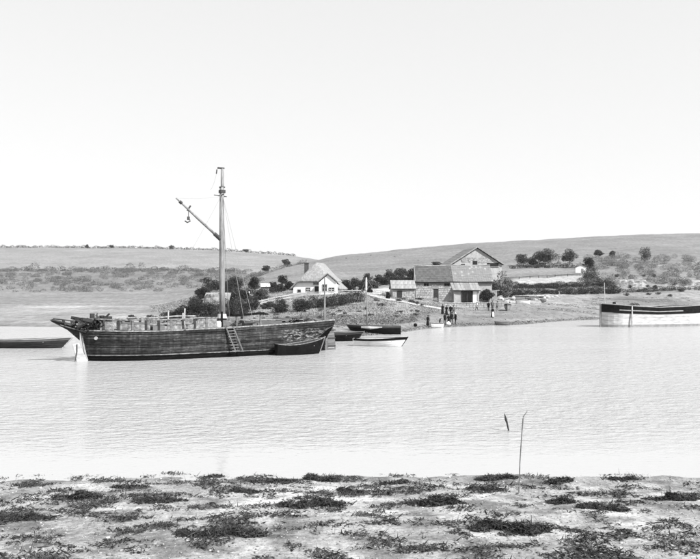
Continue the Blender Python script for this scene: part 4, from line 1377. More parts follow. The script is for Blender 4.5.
hedge([(240, 296), (252, 294), (264, 294), (278, 293)], 6, 'leaf_dark', 'dark scrub line from the notice board to the narrow tree', 2.0, 2400, leaf_px=.65, rag=.6)
# --- around the cottage
tree(254, 291, 15, 14, 'leaf_dark', 'small round dark tree alone on the slope left of the cottage', leaves=1100)
tree(282.5, 287, 14, 8, 'leaf_dark', 'narrow dark tree left of the cottage', leaves=700)
for (px, yb, h, w, mt, lab) in (
    (272, 292, 10, 11, 'leaf_dark', 'dark bush just right of the little white-roofed shed'),
    (279, 292, 7, 11, 'leaf_dark', 'low dark bush under the narrow tree left of the cottage'),
    (290, 290, 9, 10, 'leaf_dark', 'dark bush against the left end of the cottage'),
    (280, 313, 15, 19, 'leaf_dark', 'big dark rounded bush below the rail fence, left one'),
    (299, 312, 14, 20, 'leaf_dark', 'big dark rounded bush below the rail fence, right one'),
    (268, 309, 7, 12, 'leaf_mid', 'small grey bush left of the big dark rounded bushes')):
    shrub(px, yb, h * 1.15, w * 1.3, mt, lab, leaves=2600, leaf_px=.75)
hedge([(313, 308), (322, 308), (332, 307), (342, 305), (352, 303), (363, 301)], 11.5, 'leaf_dark', 'thick dark clipped hedge on the bank in front of the cottage', 2.2, 6500, leaf_px=.7, rag=.2)
tree(345, 292, 14, 10, 'leaf_dark', 'dark evergreen right against the cottage wing', leaves=900, trunk_frac=.12)
tree(354, 291, 15, 12, 'leaf_mid', 'grey leafless-looking tree second to the right of the cottage', leaves=800)
tree(368, 290, 18, 11, 'leaf_mid', 'upright tree behind the pale mast of the beached boat', leaves=800)
shrub(361, 291, 7, 8, 'leaf_dark', 'little dark bush between the two trees right of the cottage')
shrub(370, 293, 6, 5, 'leaf_dark', 'little dark bush at the bend of the pale track')
tree(379, 284, 11, 12, 'leaf_mid', 'low tree at the left end of the clump behind the small shed', leaves=700)
tree(390, 283, 15, 14, 'leaf_mid', 'middle tree of the clump behind the small shed', leaves=900)
tree(402, 282, 16, 16, 'leaf_mid', 'tallest tree of the clump behind the small shed', leaves=1000)
tree(411, 281, 14, 11, 'leaf_dark', 'dark tree of the clump touching the long barn roof', leaves=800)
hedge([(377, 284), (390, 283.5), (403, 283), (413, 284)], 5.0, 'leaf_dark', 'dark hedge line under the tree clump behind the small shed', 1.5, 700)
shrub(388, 299, 8, 6, 'leaf_dark', 'dark shrub against the left wall of the small shed')
shrub(412, 303, 4, 8, 'leaf_mid', 'low scrub in front of the small shed')
shrub(437, 266, 5, 15, 'leaf_mid', 'bush showing over the dark slate ridge of the long barn')
shrub(446, 266, 4, 9, 'leaf_pale', 'pale bush left of the tall gable roof')
for (px, yb, h, w, mt, lab) in (
    (350, 292, 8, 11, 'leaf_dark', 'low dark bush at the foot of the evergreen by the cottage wing'),
    (374, 288, 9, 12, 'leaf_mid', 'grey bush between the upright tree and the clump behind the shed'),
    (384, 285, 9, 13, 'leaf_dark', 'dark undergrowth at the left of the clump behind the shed'),
    (396, 284, 10, 15, 'leaf_dark', 'dark undergrowth in the middle of the clump behind the shed'),
    (407, 284, 9, 13, 'leaf_dark', 'dark undergrowth nearest the barn in the clump behind the shed'),
    (362, 287, 9, 11, 'leaf_mid', 'grey bush behind the little dark bush right of the cottage')):
    shrub(px, yb, h, w * 1.3, mt, lab, leaves=1200, leaf_px=.75)
for i in range(60):
    px = random.uniform(240, 425); yb = random.uniform(303, 320) - (px - 240) * .02
    shrub(px, yb, random.uniform(1.2, 3.2), random.uniform(4, 11), 'leaf_pale' if i % 3 else 'leaf_mid', 'low tussock on the rough bank above the tide line', name='tussock', group='tussocks on the river bank', share='tuss%d' % (i % 3 > 0), leaves=700)
for i in range(16):
    px = random.uniform(606, 690); yb = random.uniform(276, 297)
    shrub(px, yb, random.uniform(2, 4.5), random.uniform(4, 9), 'leaf_mid', 'small bush scattered over the pale cliff ground', group='bushes scattered by the cliff', share='cliffb', leaves=420)
# ivy and shrubs at the barn's right end
shrub(487, 291, 13, 18, 'leaf_dark', 'dark ivy mass hanging over the right end of the long barn', 'ivy', leaves=1500, D=161)
shrub(506, 293, 15, 17, 'leaf_dark', 'big black evergreen bush right of the farm buildings', leaves=1500, D=172)
shrub(494, 290, 21, 22, 'leaf_mid', 'grey bush behind the ivy at the right end of the long barn roof', leaves=2200, D=169)
shrub(502, 291, 25, 24, 'leaf_pale', 'tall grey bush mass screening the right wall of the gabled barn', leaves=2200, D=170)
shrub(500, 283, 10, 10, 'leaf_mid', 'grey bush below the lean-to of the gabled barn', D=178)
# --- trees on the right
tree(523, 266, 14, 14, 'leaf_mid', 'dark tree left of the big round tree on the right slope', leaves=900)
tree(544, 266, 20, 23, 'leaf_mid', 'big round bare-twigged tree on the right slope', leaves=1700)
tree(532, 267, 11, 12, 'leaf_dark', 'low dark tree between the two bigger trees on the right slope', leaves=700)
tree(569.5, 265, 17.5, 14, 'leaf_mid', 'single round tree left of the white hut', leaves=1100)
tree(589, 270, 14, 14, 'leaf_dark', 'dark tree right beside the white hut', leaves=900)
tree(599, 258, 9, 9, 'leaf_mid', 'small pale tree high on the right slope', leaves=500)
tree(612, 258, 8, 7, 'leaf_mid', 'smallest tree high on the right slope', leaves=400)
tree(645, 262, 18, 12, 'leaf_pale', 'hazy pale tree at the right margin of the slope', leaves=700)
hedge([(511, 268.5), (540, 268), (570, 268), (592, 269)], 4.2, 'leaf_mid', 'dark field hedge above the pale field strip', 2.0, 2600, leaf_px=.6, rag=.5)
hedge([(506, 295), (530, 294.5), (560, 294), (590, 293.5), (622, 293)], 6.5, 'leaf_dark', 'long ragged dark hedge at the foot of the beach bank', 2.6, 13000, leaf_px=.6, rag=.5, bl=1.4)
hedge([(512, 289), (540, 288), (570, 287), (604, 285)], 5.0, 'leaf_dark', 'dark bramble belt half way up the beach bank', 2.6, 8500, leaf_px=.6, rag=.6, bl=1.8)
hedge([(624, 293), (660, 291), (700, 290), (745, 290)], 4.5, 'leaf_mid', 'low grey hedge running behind the lighter to the right edge', 2.4, 4500, leaf_px=.6, rag=.6, bl=1.6)
hedge([(586, 278), (598, 284), (608, 290), (618, 295)], 7, 'leaf_dark', 'dark overgrown gully running down to the beach by the pale cliff', 4.0, 3000, leaf_px=.65, rag=.6, bl=1.8)
def scrub_stuff(name, label, n_blob, n_leaf, gen, mat, leaf_px):
    blobs = []
    while len(blobs) < n_blob:
        px, yb, h, w = gen()
        p = hit(px, yb); m = p.y / F
        if mnoise.noise(Vector((p.x * .035, p.y * .02, 3))) < random.uniform(-.55, .25): continue
        blobs.append((p.x, p.y, p.z + h * m * .42, w * m * .5, w * m * .4, h * m * .58))
    V, Fq = leaf_quads(blob_points(blobs, int(n_leaf * 2.2)), .62 * leaf_px * blobs[0][1] / F)
    tag(link(name, mesh_np(name, V, Fq, mat)), label, 'scrub', kind='stuff')
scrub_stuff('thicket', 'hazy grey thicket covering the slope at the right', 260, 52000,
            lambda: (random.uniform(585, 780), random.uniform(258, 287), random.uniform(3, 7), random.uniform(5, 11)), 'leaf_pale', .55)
# --- far slopes: hedge trees on the crest, scrub belt, riverside bushes
hedge([(-30, 0), (60, 0), (130, 0), (200, 0), (250, 0), (297, 0)], 2.2, 'leaf_mid', 'thin ragged hedge along the crest of the far left hill', 4.0, 8000, leaf_px=.45, D=745, bl=2.2, rag=.5)
for px, h, w, lab in ((87, 4.6, 4, 'lone small tree standing up from the left of the crest hedge'), (112, 3.8, 5, 'low round tree in the crest hedge, second from the left'), (171, 4.6, 5, 'small round tree in the crest hedge left of the mast'), (246, 4, 6, 'small tree in the crest hedge right of the mast')):
    tree(px, 0, h, w, 'leaf_mid', lab, leaves=260, leaf=.5, D=742)
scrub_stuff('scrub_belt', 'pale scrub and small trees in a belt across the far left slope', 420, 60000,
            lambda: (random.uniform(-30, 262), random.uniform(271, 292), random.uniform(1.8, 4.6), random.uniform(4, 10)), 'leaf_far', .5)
hedge([(-30, 271.5), (60, 271), (130, 271), (200, 271.5), (238, 273)], 4.0, 'leaf_mid', 'grey hedge of small trees under the upper left field', 5.0, 6500, leaf_px=.55, bl=3.0, rag=.7)
hedge([(232, 283), (250, 279), (268, 273), (285, 267.5), (303, 263.5)], 3.2, 'leaf_mid', 'hedge climbing the shoulder of the right hill', 3.0, 2600, leaf_px=.6, bl=2.2, rag=.6)
tree(266, 272, 7, 8, 'leaf_dark', 'lower round tree in the hedge on the hill shoulder', leaves=450)
tree(285.5, 266, 7.5, 8, 'leaf_dark', 'upper round tree in the hedge on the hill shoulder', leaves=450)
for (px, w, h, lab) in ((108, 9, 5.5, 'leftmost grey bush on the far shore seen over the barge rail'), (133, 15, 7, 'wide grey bush on the far shore seen over the barge rail'),
                     (151, 18, 6.5, 'widest grey bush on the far shore, nearest the headland'), (97, 8, 3.5, 'tiny grey bush on the far shore above the bow gear')):
    shrub(px, 321, h, w, 'leaf_mid', lab, leaves=700)
# specks of bush on the right hill
for i in range(16):
    px = 330 + random.random() * 300
    yb = 255 + random.random() * 12
    shrub(px, yb, random.uniform(.8, 1.6), random.uniform(2, 4), 'leaf_mid', 'tiny gorse bush on the open right hill', group='gorse on the right hill', share='gorse', leaves=90)

for w_ in WEEDS:
    shrub(*w_, leaves=900, leaf_px=.6)
# rough pale grass on the banks
def grass_stuff():
    n = 46000
    P = []
    while len(P) < n:
        px = random.uniform(150, 520); D = random.uniform(96, 172)
        X = (px - CX) / F * D
        z = ground_z(X, D)
        if z < 1.45 + .5 * mnoise.noise(Vector((X * .2, D * .2, 7))): continue
        if px > 415 and random.random() < (px - 415) / 60: continue
        if mnoise.noise(Vector((X * .18, D * .18, 4))) < -.15 and random.random() < .8: continue
        if 292 < px < 345 and 146 < D < 162: continue
        P.append((X, D, z))
    P = np.array(P)
    h = rng.uniform(.06, .26, size=(n, 1)); a = rng.uniform(0, 2 * np.pi, size=n); w = .055 * rng.uniform(.6, 1.6, size=(n, 1))
    side = np.stack([np.cos(a), np.sin(a), 0 * a], 1) * w
    lean = rng.normal(0, .12, size=(n, 3)); lean[:, 2] = 0
    up = np.concatenate([np.zeros((n, 2)), h], 1)
    V = np.stack([P - side, P + side, P + up + lean], 1).reshape(-1, 3)
    o = link('rough_grass', mesh_np('rough_grass', V, np.arange(3 * n).reshape(-1, 3), 'grass_blade'))
    tag(o, 'pale rough grass covering the river bank', 'grass', kind='stuff')
grass_stuff()

def strand_stuff():
    P = []
    while len(P) < 16000:
        px = random.uniform(330, 690); D = random.uniform(86, 196)
        X = (px - CX) / F * D; z = ground_z(X, D)
        if z < .03: continue
        k = mnoise.fractal(Vector((X * .12, D * .2, 6)), .8, 2, 3)
        lim = .30 + .12 * k
        ok = z < lim and random.random() < .55
        ok = ok or (z < 3.4 and px > 490 and D > 150 and k > .18 and random.random() < .5)
        ok = ok or (z < 1.5 and z > .7 and px < 430 and random.random() < .5)
        ok = ok or (z < 2.6 and random.random() < .02)
        if ok: P.append((X, D, z + random.uniform(0, .08)))
    P = np.array(P)
    V, Fq = leaf_quads(P, .13, .45)
    tag(link('strand_line', mesh_np('strand_line', V, Fq, 'strand')), 'stones and dark tidewrack strewn along the far beach', 'tidewrack', kind='stuff')
M['strand'] = foliage('strand', .03, .22)
strand_stuff()
for i in range(22):
    px = 496 + random.random() * 62; py = random.uniform(296, 303.5)
    p = hit(px, py); sz = random.uniform(.3, .75)
    o = MB().lathe([(0, -.2 * sz), (.7 * sz, -.1 * sz), (.75 * sz, .3 * sz), (.45 * sz, .62 * sz), (0, .7 * sz)], (0, 0, 0), 8, random.uniform(.8, 1.5), .9)
    o.v = [tuple(Vector(v) * (1 + .35 * mnoise.noise(Vector(v) * 2.2 + Vector((i * 5, 3, 0))))) for v in o.v]
    o = o.build('boulder', 'stone' if i % 3 else 'brick_dark'); o.location = p
    tag(o, 'rough rock among the rubble along the top of the right beach', 'boulder', 'rubble along the beach top')
# pale rock face at the headland and quarry face at the right
def rock(name, px, D, wpx, ytop, ybot, label, thick=2.0):
    a = at(px, D, ybot)
    Wd = wpx / F * D; H = (ybot - ytop) / F * D
    vs = []; fs = []; nx, nz = 22, 12
    for j in range(nz + 1):
        for i in range(nx + 1):
            x = (i / nx - .5) * Wd; z = j / nz * H
            e = 1 - (2 * i / nx - 1) ** 4
            k = mnoise.fractal(Vector((x * .6 + px, z * .8, 1)), .7, 2, 4)
            vs.append((x + k * .15, -thick * .35 * e + j / nz * .9 - k * .45 * e, (z - .3) * (1 - .35 * (1 - e) * j / nz) + .2 * k))
    k0 = len(vs)
    for i in range(nx + 1):
        x = (i / nx - .5) * Wd
        vs.append((x, thick, H * .9))
    for j in range(nz):
        for i in range(nx):
            q = j * (nx + 1) + i
            fs.append((q, q + 1, q + nx + 2, q + nx + 1))
    for i in range(nx):
        q = nz * (nx + 1) + i
        fs.append((q, q + 1, k0 + i + 1, k0 + i))
    o = MB().add(vs, fs).build(name, 'pale_rock')
    o.location = a
    tag(o, label, 'rock')
rock('rock_outcrop', 216, 125, 26, 291, 308, 'pale broken rock face on the headland left of the mast', 2.5)
rock('cliff_face', 630, 202, 40, 278, 298, 'pale quarry-like cliff face at the right behind the lighter', 3)

# ------------------------------------------------------------------ fences
def fence(pts, hpx, rails, label, step=2.2, mat='wood_pale', n_in=2):
    P = [hit(px, py) for px, py in pts]
    root = empty('rail_fence', P[0]); tag(root, label, 'fence', 'rail fences by the cottage')
    Q = [P[0]]
    for a, b in zip(P[:-1], P[1:]):
        k = max(1, round((b - a).length / step))
        for i in range(1, k + 1):
            q = a.lerp(b, i / k); q.z = ground_z(q.x, q.y); Q.append(q)
    for q in Q:
        h = hpx * q.y / F
        MB().beam(q - P[0] - Vector((0, 0, .3)), q - P[0] + Vector((random.uniform(-.04, .04), 0, h + .1)), .14, .14).build('post', mat, root)
    for a, b in zip(Q[:-1], Q[1:]):
        for r in rails:
            ha = r * hpx * a.y / F + random.uniform(-.04, .04); hb_ = r * hpx * b.y / F
            d = Vector((0, -.1, 0))
            MB().beam(a - P[0] + d + Vector((0, 0, ha)), b - P[0] + d + Vector((0, 0, hb_)), .07, .14).build('rail', mat, root)
fence([(253, 309), (262, 305.5), (275, 302.5), (290, 300), (306, 297.5)], 5.5, (.45, .9), 'pale two-rail fence slanting up the bank left of the cottage', 2.6)
fence([(308, 297), (320, 296.5), (331, 296), (342, 295.5), (352, 295), (362, 295)], 5.2, (.4, .85), 'pale two-rail fence along the cottage front above the hedge', 2.4)
fence([(508, 279.6), (530, 278.5), (555, 277.2), (580, 276)], 2.2, (.5, .95), 'faint wire fence along the top of the pale field strip', 4.5, 'wood_dark')

# ------------------------------------------------------------------ people on the beach
PCOUNT = [0]
def person(px, py, H, label, coat='cloth_black', dress=False, facing=0.0, hat='cap', pose='stand', legs='cloth_black', apron=False, top=None):
    PCOUNT[0] += 1
    if coat == 'cloth_black' and not dress and PCOUNT[0] % 3 == 1: top = top or 'cloth_grey'
    if PCOUNT[0] in (6, 9): hat = 'straw'
    p = hit(px, py)
    root = empty('person', (p.x, p.y, p.z), facing)
    tag(root, label, 'person', 'people on the beach')
    k = H / 1.72
    bend = {'stand': 0.06, 'walk': .04, 'stoop': .62}[pose]
    st_ = .10 if pose != 'walk' else .24
    hipz_ = .90
    def tr(y, z):       # lean the upper body forward (-Y) about the hips
        dz = z - hipz_
        return (y - math.sin(bend) * dz, hipz_ + math.cos(bend) * dz)
    J = {}; E = []; Rr = {}
    def add(nm, x, y, z, r, par=None, lean=True):
        if lean and z > hipz_: y, z = tr(y, z)
        J[nm] = (x * k, y * k, z * k); Rr[nm] = r * k
        if par: E.append((par, nm))
    add('pelvis', 0, 0, .93, .15)
    add('waist', 0, 0, 1.10, .135, 'pelvis'); add('chest', 0, 0, 1.30, .165, 'waist'); add('neckb', 0, 0, 1.46, .085, 'chest')
    add('neck', 0, -.01, 1.52, .055, 'neckb'); add('head', 0, -.025, 1.60, .088, 'neck'); add('crown', 0, -.015, 1.70, .075, 'head')
    add('nose', 0, -.115, 1.605, .016, 'head')
    for s, sg_ in ((-1, 'l'), (1, 'r')):
        fwd = -.10 if pose != 'walk' else s * .14
        add(sg_ + 'sh', s * .19, 0, 1.41, .068, 'chest'); add(sg_ + 'el', s * .25, .02 + fwd * .2, 1.14, .05, sg_ + 'sh')
        add(sg_ + 'wr', s * .235, fwd - .05, .92, .036, sg_ + 'el'); add(sg_ + 'pa', s * .23, fwd - .07, .84, .034, sg_ + 'wr')
        for fi, (dx, ln) in enumerate(((-.03, .075), (-.01, .09), (.01, .085), (.03, .065))):
            add(sg_ + 'f%d' % fi, s * .23 + dx * .6, fwd - .085 + dx, .84 - ln, .0095, sg_ + 'pa')
        add(sg_ + 'th', s * .20, fwd - .125, .81, .011, sg_ + 'pa')
        add(sg_ + 'hip', s * .095, 0, .88, .10, 'pelvis', False); add(sg_ + 'kn', s * .10, -s * st_ * .55 - .02, .49, .068, sg_ + 'hip', False)
        add(sg_ + 'an', s * .10, -s * st_ + .02, .09, .045, sg_ + 'kn', False); add(sg_ + 'toe', s * .115, -s * st_ - .15, .035, .04, sg_ + 'an', False)
    names = list(J)
    me = bpy.data.meshes.new('body')
    me.from_pydata([J[n] for n in names], [(names.index(a), names.index(b)) for a, b in E], [])
    me.materials.append(M[coat])
    me.materials.append(M['skin'])
    body = link('body', me, root)
    md = body.modifiers.new('skin', 'SKIN'); md.use_smooth_shade = True
    for i, n in enumerate(names):
        sv = me.skin_vertices[0].data[i]
        sv.radius = (Rr[n] * (1.18 if n in ('chest', 'waist', 'pelvis') else 1), Rr[n] * (.85 if n in ('chest', 'waist', 'pelvis') else 1))
        sv.use_root = (n == 'pelvis')
    sb_ = body.modifiers.new('sub', 'SUBSURF'); sb_.levels = 1; sb_.render_levels = 1
    # face and hair
    hy_, hz_ = tr(-.025, 1.615)
    f = MB().lathe([(.0, -.12), (.055, -.10), (.088, -.02), (.09, .05), (.06, .10), (0, .11)], (0, hy_ * k - .012, hz_ * k), 12, .92 * k, 1.05 * k)
    f.v = [(x, y, hz_ * k + (z - hz_ * k) * k) for x, y, z in f.v]
    hd = f.build('head', 'skin', root, smooth=True)
    ft = MB()
    for s in (-1, 1):
        ft.box((s * .034 * k, (hy_ - .098) * k, (hz_ + .005) * k), (.022 * k, .012 * k, .012 * k))
    ft.box((0, (hy_ - .092) * k, (hz_ - .062) * k), (.045 * k, .012 * k, .01 * k))
    ft.build('face_marks', 'cloth_black', hd)
    for s in (-1, 1):
        MB().box((s * .088 * k, hy_ * k, hz_ * k), (.018 * k, .04 * k, .055 * k)).build('ear', 'skin', hd)
    cz = hz_ + .045
    if hat == 'cap':
        MB().lathe([(.095 * k, -.02 * k), (.125 * k, .04 * k), (.11 * k, .085 * k), (0, .095 * k)], (0, hy_ * k, cz * k), 12).box((0, (hy_ - .11) * k, (cz - .01) * k), (.15 * k, .09 * k, .015 * k)).build('cap', 'cloth_black', root)
    elif hat == 'brim':
        MB().lathe([(.0, 0), (.21 * k, .0), (.21 * k, .018 * k), (.1 * k, .02 * k), (.095 * k, .12 * k), (0, .13 * k)], (0, hy_ * k, cz * k), 14).build('hat', 'cloth_black', root)
    elif hat == 'straw':
        MB().lathe([(.0, 0), (.22 * k, .0), (.22 * k, .018 * k), (.1 * k, .02 * k), (.095 * k, .1 * k), (0, .11 * k)], (0, hy_ * k, cz * k), 14).build('straw_hat', 'cloth_white', root)
    if dress:
        MB().lathe([(.30 * k, .05 * k), (.27 * k, .3 * k), (.22 * k, .65 * k), (.165 * k, .95 * k), (.15 * k, 1.06 * k), (0, 1.07 * k)], (0, 0, 0), 18, 1.0, .88).build('skirt', legs, root, smooth=True)
        y1, z1 = tr(0, 1.24)
        MB().lathe([(.155 * k, -.22 * k), (.19 * k, -.02 * k), (.2 * k, .1 * k), (.13 * k, .2 * k), (0, .22 * k)], (0, y1 * k, z1 * k), 16, 1.08, .8).build('bodice', top or coat, root, smooth=True)
    else:
        y1, z1 = tr(0, 1.14)
        MB().lathe([(.205 * k, -.42 * k), (.185 * k, -.1 * k), (.195 * k, .15 * k), (.2 * k, .25 * k), (.12 * k, .33 * k), (0, .34 * k)], (0, y1 * k, z1 * k), 16, 1.06, .78).build('jacket', top or coat, root, smooth=True)
    if apron:
        MB().poly_prism([(-.17 * k, -.235 * k, .14 * k), (.17 * k, -.235 * k, .14 * k), (.13 * k, -.17 * k, .98 * k), (-.13 * k, -.17 * k, .98 * k)], (0, -.035 * k, 0)).build('apron', 'cloth_white', root)
    return root
person(427.8, 326.0, 1.45, 'lone figure in a long black dress at the water edge beside the white dinghy', dress=True, facing=.4, hat='brim')
person(439.5, 324.3, 1.0, 'small stooping figure in dark clothes between the lone figure and the crowd', pose='stoop', facing=1.2)
for (px, py, H, dr_, fa, lab) in (
    (444.8, 324.4, 1.6, False, .5, 'leftmost dark figure in the front row of the crowd'),
    (448.6, 325.0, 1.5, True, -.3, 'woman in black at the centre front of the crowd, white bundle before her'),
    (451.6, 324.2, 1.72, False, .2, 'dark jacketed figure right of centre in the front row of the crowd'),
    (455.6, 324.0, 1.62, False, -1.0, 'rightmost dark figure in the front row of the crowd')):
    person(px, py, H, lab, dress=dr_, facing=fa, hat='brim' if dr_ else 'cap', pose='stand')
for (px, py, H, dr_, lab) in (
    (442.6, 314.0, 1.6, True, 'woman in a long black dress standing behind the crowd, leftmost'),
    (446.4, 315.0, 1.6, True, 'woman in a long black dress standing behind the crowd, second from left'),
    (450.6, 315.6, 1.72, False, 'dark figure behind the crowd, third from left'),
    (453.4, 315.2, 1.6, False, 'dark figure behind the crowd, rightmost')):
    person(px, py, H, lab, dress=dr_, facing=random.uniform(-.5, .5), hat='cap')
person(492.6, 317.6, 1.68, 'woman in dark with a long white apron in front of the right-hand group', dress=True, apron=True, facing=.35, hat='brim')
person(488.6, 311.0, 1.7, 'dark figure at the left behind the white-aproned woman', facing=-.5)
person(492.3, 310.4, 1.75, 'dark figure directly behind the white-aproned woman', facing=.1)
person(497.0, 311.0, 1.75, 'figure in a grey coat at the right behind the white-aproned woman', coat='cloth_grey', facing=.8, hat='brim')
person(476.6, 310.6, 1.65, 'man in white shirt and dark trousers walking alone below the wall', pose='walk', top='cloth_white', facing=1.4, hat='straw')
p = hit(448.0, 325.2)
b_ = MB().lathe([(0, 0), (.28, .02), (.36, .18), (.28, .38), (.1, .46), (.14, .54), (0, .55)], (0, 0, 0), 12, 1.1, .9).build('bundle', 'cloth_white', smooth=True)
b_.location = (p.x, p.y - .4, p.z)
tag(b_, 'white cloth bundle on the sand in front of the crowd', 'bundle')

# ------------------------------------------------------------------ beach litter and poles
labs = ['long grey timber lying at the left of the beach heap', 'dark timber crossing the others in the beach heap', 'pale timber at the back of the beach heap', 'short thick timber at the front of the beach heap',
        'thin grey timber at the right of the beach heap', 'weathered timber propped on the beach heap']
for i, lab in enumerate(labs):
    p = hit(517 + i * 5, 299.5 - (i % 3))
    a = random.uniform(-.35, .35); Lg = random.uniform(2.2, 3.8)
    d = Vector((math.cos(a), math.sin(a), 0)) * Lg / 2
    o = MB().tube([-d, Vector((0, 0, .05)), d + Vector((0, 0, .12))], [.2, .19, .14], 8).build('timber_log', ['wood_mid', 'wood_dark', 'wood_pale'][i % 3])
    o.location = (p.x, p.y, p.z + .2 + .06 * (i % 2))
    tag(o, lab, 'timber', 'timbers on the beach')
for i, (px, py, s) in enumerate(((501, 300, .8), (507, 302, .6), (533, 297.5, .7), (547, 298, .9), (513, 303, .5), (540, 300, .45))):
    p = hit(px, py)
    o = MB().lathe([(0, -.2 * s), (.7 * s, -.1 * s), (.75 * s, .3 * s), (.45 * s, .62 * s), (0, .7 * s)], (0, 0, 0), 9, 1.2, .9)
    o.v = [tuple(Vector(v) * (1 + .22 * mnoise.noise(Vector(v) * 1.9 + Vector((i * 7, 0, 0))))) for v in o.v]
    o = o.build('boulder', 'stone'); o.location = p
    tag(o, ['pale boulder under the black evergreen', 'rounded boulder by the foot of the wall end', 'boulder in the middle of the timber heap', 'largest boulder right of the timber heap', 'small boulder above the pale dinghy', 'smallest boulder below the timber heap'][i], 'boulder', 'boulders on the beach')
p = hit(561.5, 299)
o = MB().beam((0, 0, -.2), (-.55, .1, 1.7), .14, .12).build('leaning_post', 'wood_pale'); o.location = p
tag(o, 'pale post leaning to the left at the top of the right beach', 'post')
p = hit(398.5, 327)
o = MB().tube([(0, 0, -.4), (.02, 0, 1.6), (.0, 0, 3.2)], [.04, .035, .025], 6).build('mooring_stake', 'spar'); o.location = p
tag(o, 'thin upright stake on the shore at the end of the dark beached boat', 'stake')
p = hit(415.4, 326.8)
o = MB().lathe([(0, 0), (.2, .02), (.26, .2), (.2, .4), (0, .46)], (0, 0, 0), 10).build('mooring_buoy', 'black_paint'); o.location = p
tag(o, 'small dark buoy stranded right of the beached boat', 'buoy')

# ------------------------------------------------------------------ near shore
p = hit(518.5, 493, 10, 30)
m = p.y / F
o = MB().tube([(0, 0, -.3), (.35 * 4 * m, 0, 30 * m), (3.2 * m, 0, 58 * m), (4.6 * m, 0, 74 * m), (5.0 * m, .02, 76 * m), (9 * m, .04, 81 * m)], [.017, .015, .014, .018, .015, .009], 7).build('bent_stick', 'twig')
o.location = p
tag(o, 'tall thin bent stick standing in the near foreshore', 'stick')
p = Vector(((508.5 - CX) / F * 30.5, 30.5, 0))
m = p.y / F
o = MB().tube([(0, 0, -.5), (0, 0, .02), (-1.6 * m, 0, 8 * m), (-2.6 * m, 0, 11 * m), (-4.0 * m, 0, 17 * m)], [.03, .03, .035, .05, .012], 7).build('broken_stake', 'wood_dark')
o.location = p
tag(o, 'short dark broken stake leaning out of the water beside the bent stick', 'stake')

def weed_clump(px, py, wpx, hpx, n, label):
    p = hit(px, py, 10, 40)
    if p.y > 24: p = Vector(((px - CX) / F * 24.0, 24.0, 0.0))
    m = p.y / F
    Wd, H = wpx * m, hpx * m
    n = max(700, int(n * 1.8))
    blobs = []
    nk = max(5, int(Wd / .13))
    for k in range(nk):
        x = ((k + .5) / nk - .5) * Wd + random.uniform(-.04, .04)
        e = (1 - abs(2 * x / Wd) ** 4) * (.45 + .75 * abs(mnoise.noise(Vector((x * 2.1, px * 1.3, 5)))) * 1.6)
        blobs.append((x, .35 * mnoise.noise(Vector((x * 1.6, px, 0))), H * .12 * e, random.uniform(.1, .24), random.uniform(.08, .26), max(.03, H * .8 * e * random.uniform(.35, 1))))
    P = blob_points(blobs, n)
    P[:, 2] = np.abs(P[:, 2]) + .005
    P[:, :2] += rng.normal(0, .05, size=(n, 2)) * (rng.random((n, 1)) < .5)
    V, Fq = leaf_quads(P[::2], .026, .8)
    V2, F2 = strand_quads(P, .06)
    Fq = np.concatenate([Fq, F2 + len(V)]); V = np.concatenate([V, V2])
    o = link('seaweed_clump', mesh_np('seaweed_clump', V, Fq, 'weed'), None, p)
    tag(o, label, 'seaweed', 'seaweed clumps on the near shore')
for a in ((310, 506, 62, 12, 1500, 'broad dark seaweed mound at the bottom centre of the near shore'),
          (437, 505, 46, 15, 1500, 'tallest dark seaweed mound right of the bottom centre'),
          (497, 479, 36, 6, 700, 'dark seaweed ridge at the water edge left of the bent stick'),
          (320, 480, 30, 5, 600, 'dark seaweed ridge at the water edge in the middle'),
          (275, 482, 38, 5, 600, 'long seaweed ridge at the water edge left of the middle'),
          (213, 478, 18, 4, 350, 'small seaweed tuft at the water edge, with a second left of it'),
          (174, 475, 22, 2.5, 250, 'thin dark seaweed float just off the water edge at the left'),
          (245, 492, 20, 5, 300, 'small seaweed tuft below the long ridge'),
          (564, 503, 24, 9, 700, 'rounded dark seaweed mound right of the bent stick'),
          (600, 508, 40, 8, 900, 'low seaweed bank at the bottom right of the near shore'),
          (485, 489, 30, 4, 450, 'flat seaweed patch just left of the bent stick foot'),
          (560, 482, 30, 4, 450, 'flat seaweed strip near the water edge at the right'),
          (625, 480, 26, 3, 350, 'thin seaweed strip at the water edge, far right'),
          (75, 498, 40, 7, 900, 'low seaweed mound at the bottom left of the near shore'),
          (130, 488, 30, 4, 450, 'flat seaweed strip left of the thin dark float'),
          (160, 502, 44, 6, 800, 'seaweed bank between the bottom left mound and the centre'),
          (350, 492, 22, 4, 350, 'small seaweed tuft right of the broad central mound'),
          (395, 484, 20, 3, 300, 'thin seaweed strip at the water edge above the tallest mound'),
          (510, 530, 70, 12, 1600, 'big dark seaweed mound at the very bottom right'),
          (220, 535, 80, 12, 1700, 'big dark seaweed mound at the very bottom left'),
          (20, 520, 60, 10, 1200, 'dark seaweed mound in the bottom left corner'),
          (672, 500, 46, 9, 900, 'dark seaweed mound at the right margin of the near shore')):
    weed_clump(*a)

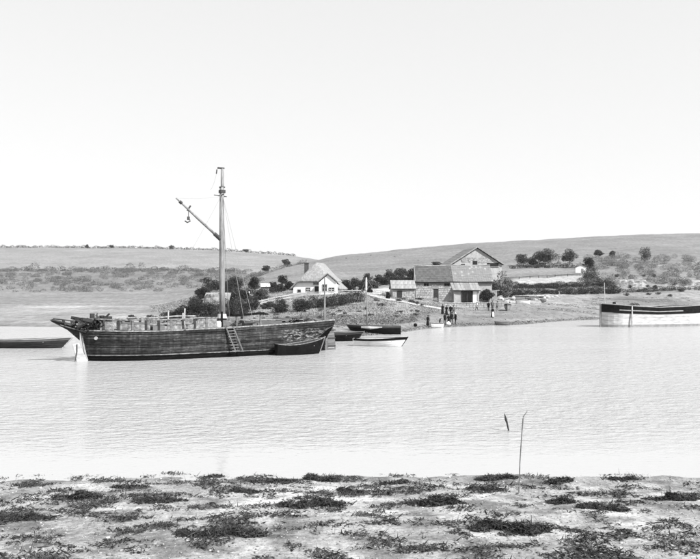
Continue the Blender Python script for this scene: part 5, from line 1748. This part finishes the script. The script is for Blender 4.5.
def near_litter():
    # stones
    t = (1 + 5 ** .5) / 2
    ico = np.array([(-1, t, 0), (1, t, 0), (-1, -t, 0), (1, -t, 0), (0, -1, t), (0, 1, t), (0, -1, -t), (0, 1, -t), (t, 0, -1), (t, 0, 1), (-t, 0, -1), (-t, 0, 1)]) / 1.9
    icf = np.array([(0, 11, 5), (0, 5, 1), (0, 1, 7), (0, 7, 10), (0, 10, 11), (1, 5, 9), (5, 11, 4), (11, 10, 2), (10, 7, 6), (7, 1, 8), (3, 9, 4), (3, 4, 2), (3, 2, 6), (3, 6, 8), (3, 8, 9), (4, 9, 5), (2, 4, 11), (6, 2, 10), (8, 6, 7), (9, 8, 1)])
    n = 12000
    V = []; Fs = []
    for i in range(n):
        Y = 13.2 + 10.2 * random.random() ** 1.1; X = random.uniform(-.8, .9) * Y
        s = min(.05, .013 * math.exp(random.gauss(0, .5)))
        q = ico * (1 + rng.normal(0, .13, size=(12, 1))) * s * np.array([1.3, 1.0, .6])
        a = random.uniform(0, 6.28); c, s_ = math.cos(a), math.sin(a)
        q = q @ np.array([[c, s_, 0], [-s_, c, 0], [0, 0, 1]])
        V.append(q + np.array([X, Y, ground_z(X, Y) + s * .2])); Fs.append(icf + 12 * i)
    o = link('shingle', mesh_np('shingle', np.concatenate(V), np.concatenate(Fs), 'shingle'))
    tag(o, 'small stones strewn over the near foreshore', 'shingle', kind='stuff')
    # weed scraps in drifts
    P = []
    while len(P) < 70000:
        Y = random.uniform(13.0, 23.3); X = random.uniform(-.8, .9) * Y
        k = mnoise.fractal(Vector((X * 1.0, Y * 1.3, 8.8)), .75, 2, 4) + .25 * mnoise.noise(Vector((X * .1, Y * .5, 1)))
        if k > random.uniform(-.05, .55):
            P.append((X, Y, ground_z(X, Y) + random.uniform(0, .035)))
    P = np.array(P)
    V, Fq = leaf_quads(P[::3], .016, .7)
    V3, F3 = strand_quads(P, .035, .35)
    Fq = np.concatenate([Fq, F3 + len(V)]); V = np.concatenate([V, V3])
    V2, F2 = strand_quads(P[::6] + rng.normal(0, .03, size=P[::6].shape) * np.array([1, 1, .3]), .09, .5)
    Fq = np.concatenate([Fq, F2 + len(V)]); V = np.concatenate([V, V2])
    o = link('weed_litter', mesh_np('weed_litter', V, Fq, 'weed'))
    tag(o, 'scraps of dark dried weed drifted over the near foreshore', 'weed', kind='stuff')
M['shingle'] = mottled('shingle', .09, .34, 2.0, .9, island=True, bstr=0)
near_litter()

# ------------------------------------------------------------------ river air
m_, nt_, b_ = new_mat('haze')
nt_.nodes.remove(b_)
pv = nt_.nodes.new('ShaderNodeVolumePrincipled')
pv.inputs['Color'].default_value = (.95, .95, .95, 1)
pv.inputs['Density'].default_value = 0.00009
pv.inputs['Anisotropy'].default_value = 0.2
nt_.links.new(pv.outputs[0], nt_.nodes['Material Output'].inputs['Volume'])
M['haze'] = m_
hz_ = MB().box((0, 3500, 60), (24000, 7300, 260)).build('haze', 'haze')
tag(hz_, 'thin pale river haze over the whole valley', 'haze', kind='stuff')
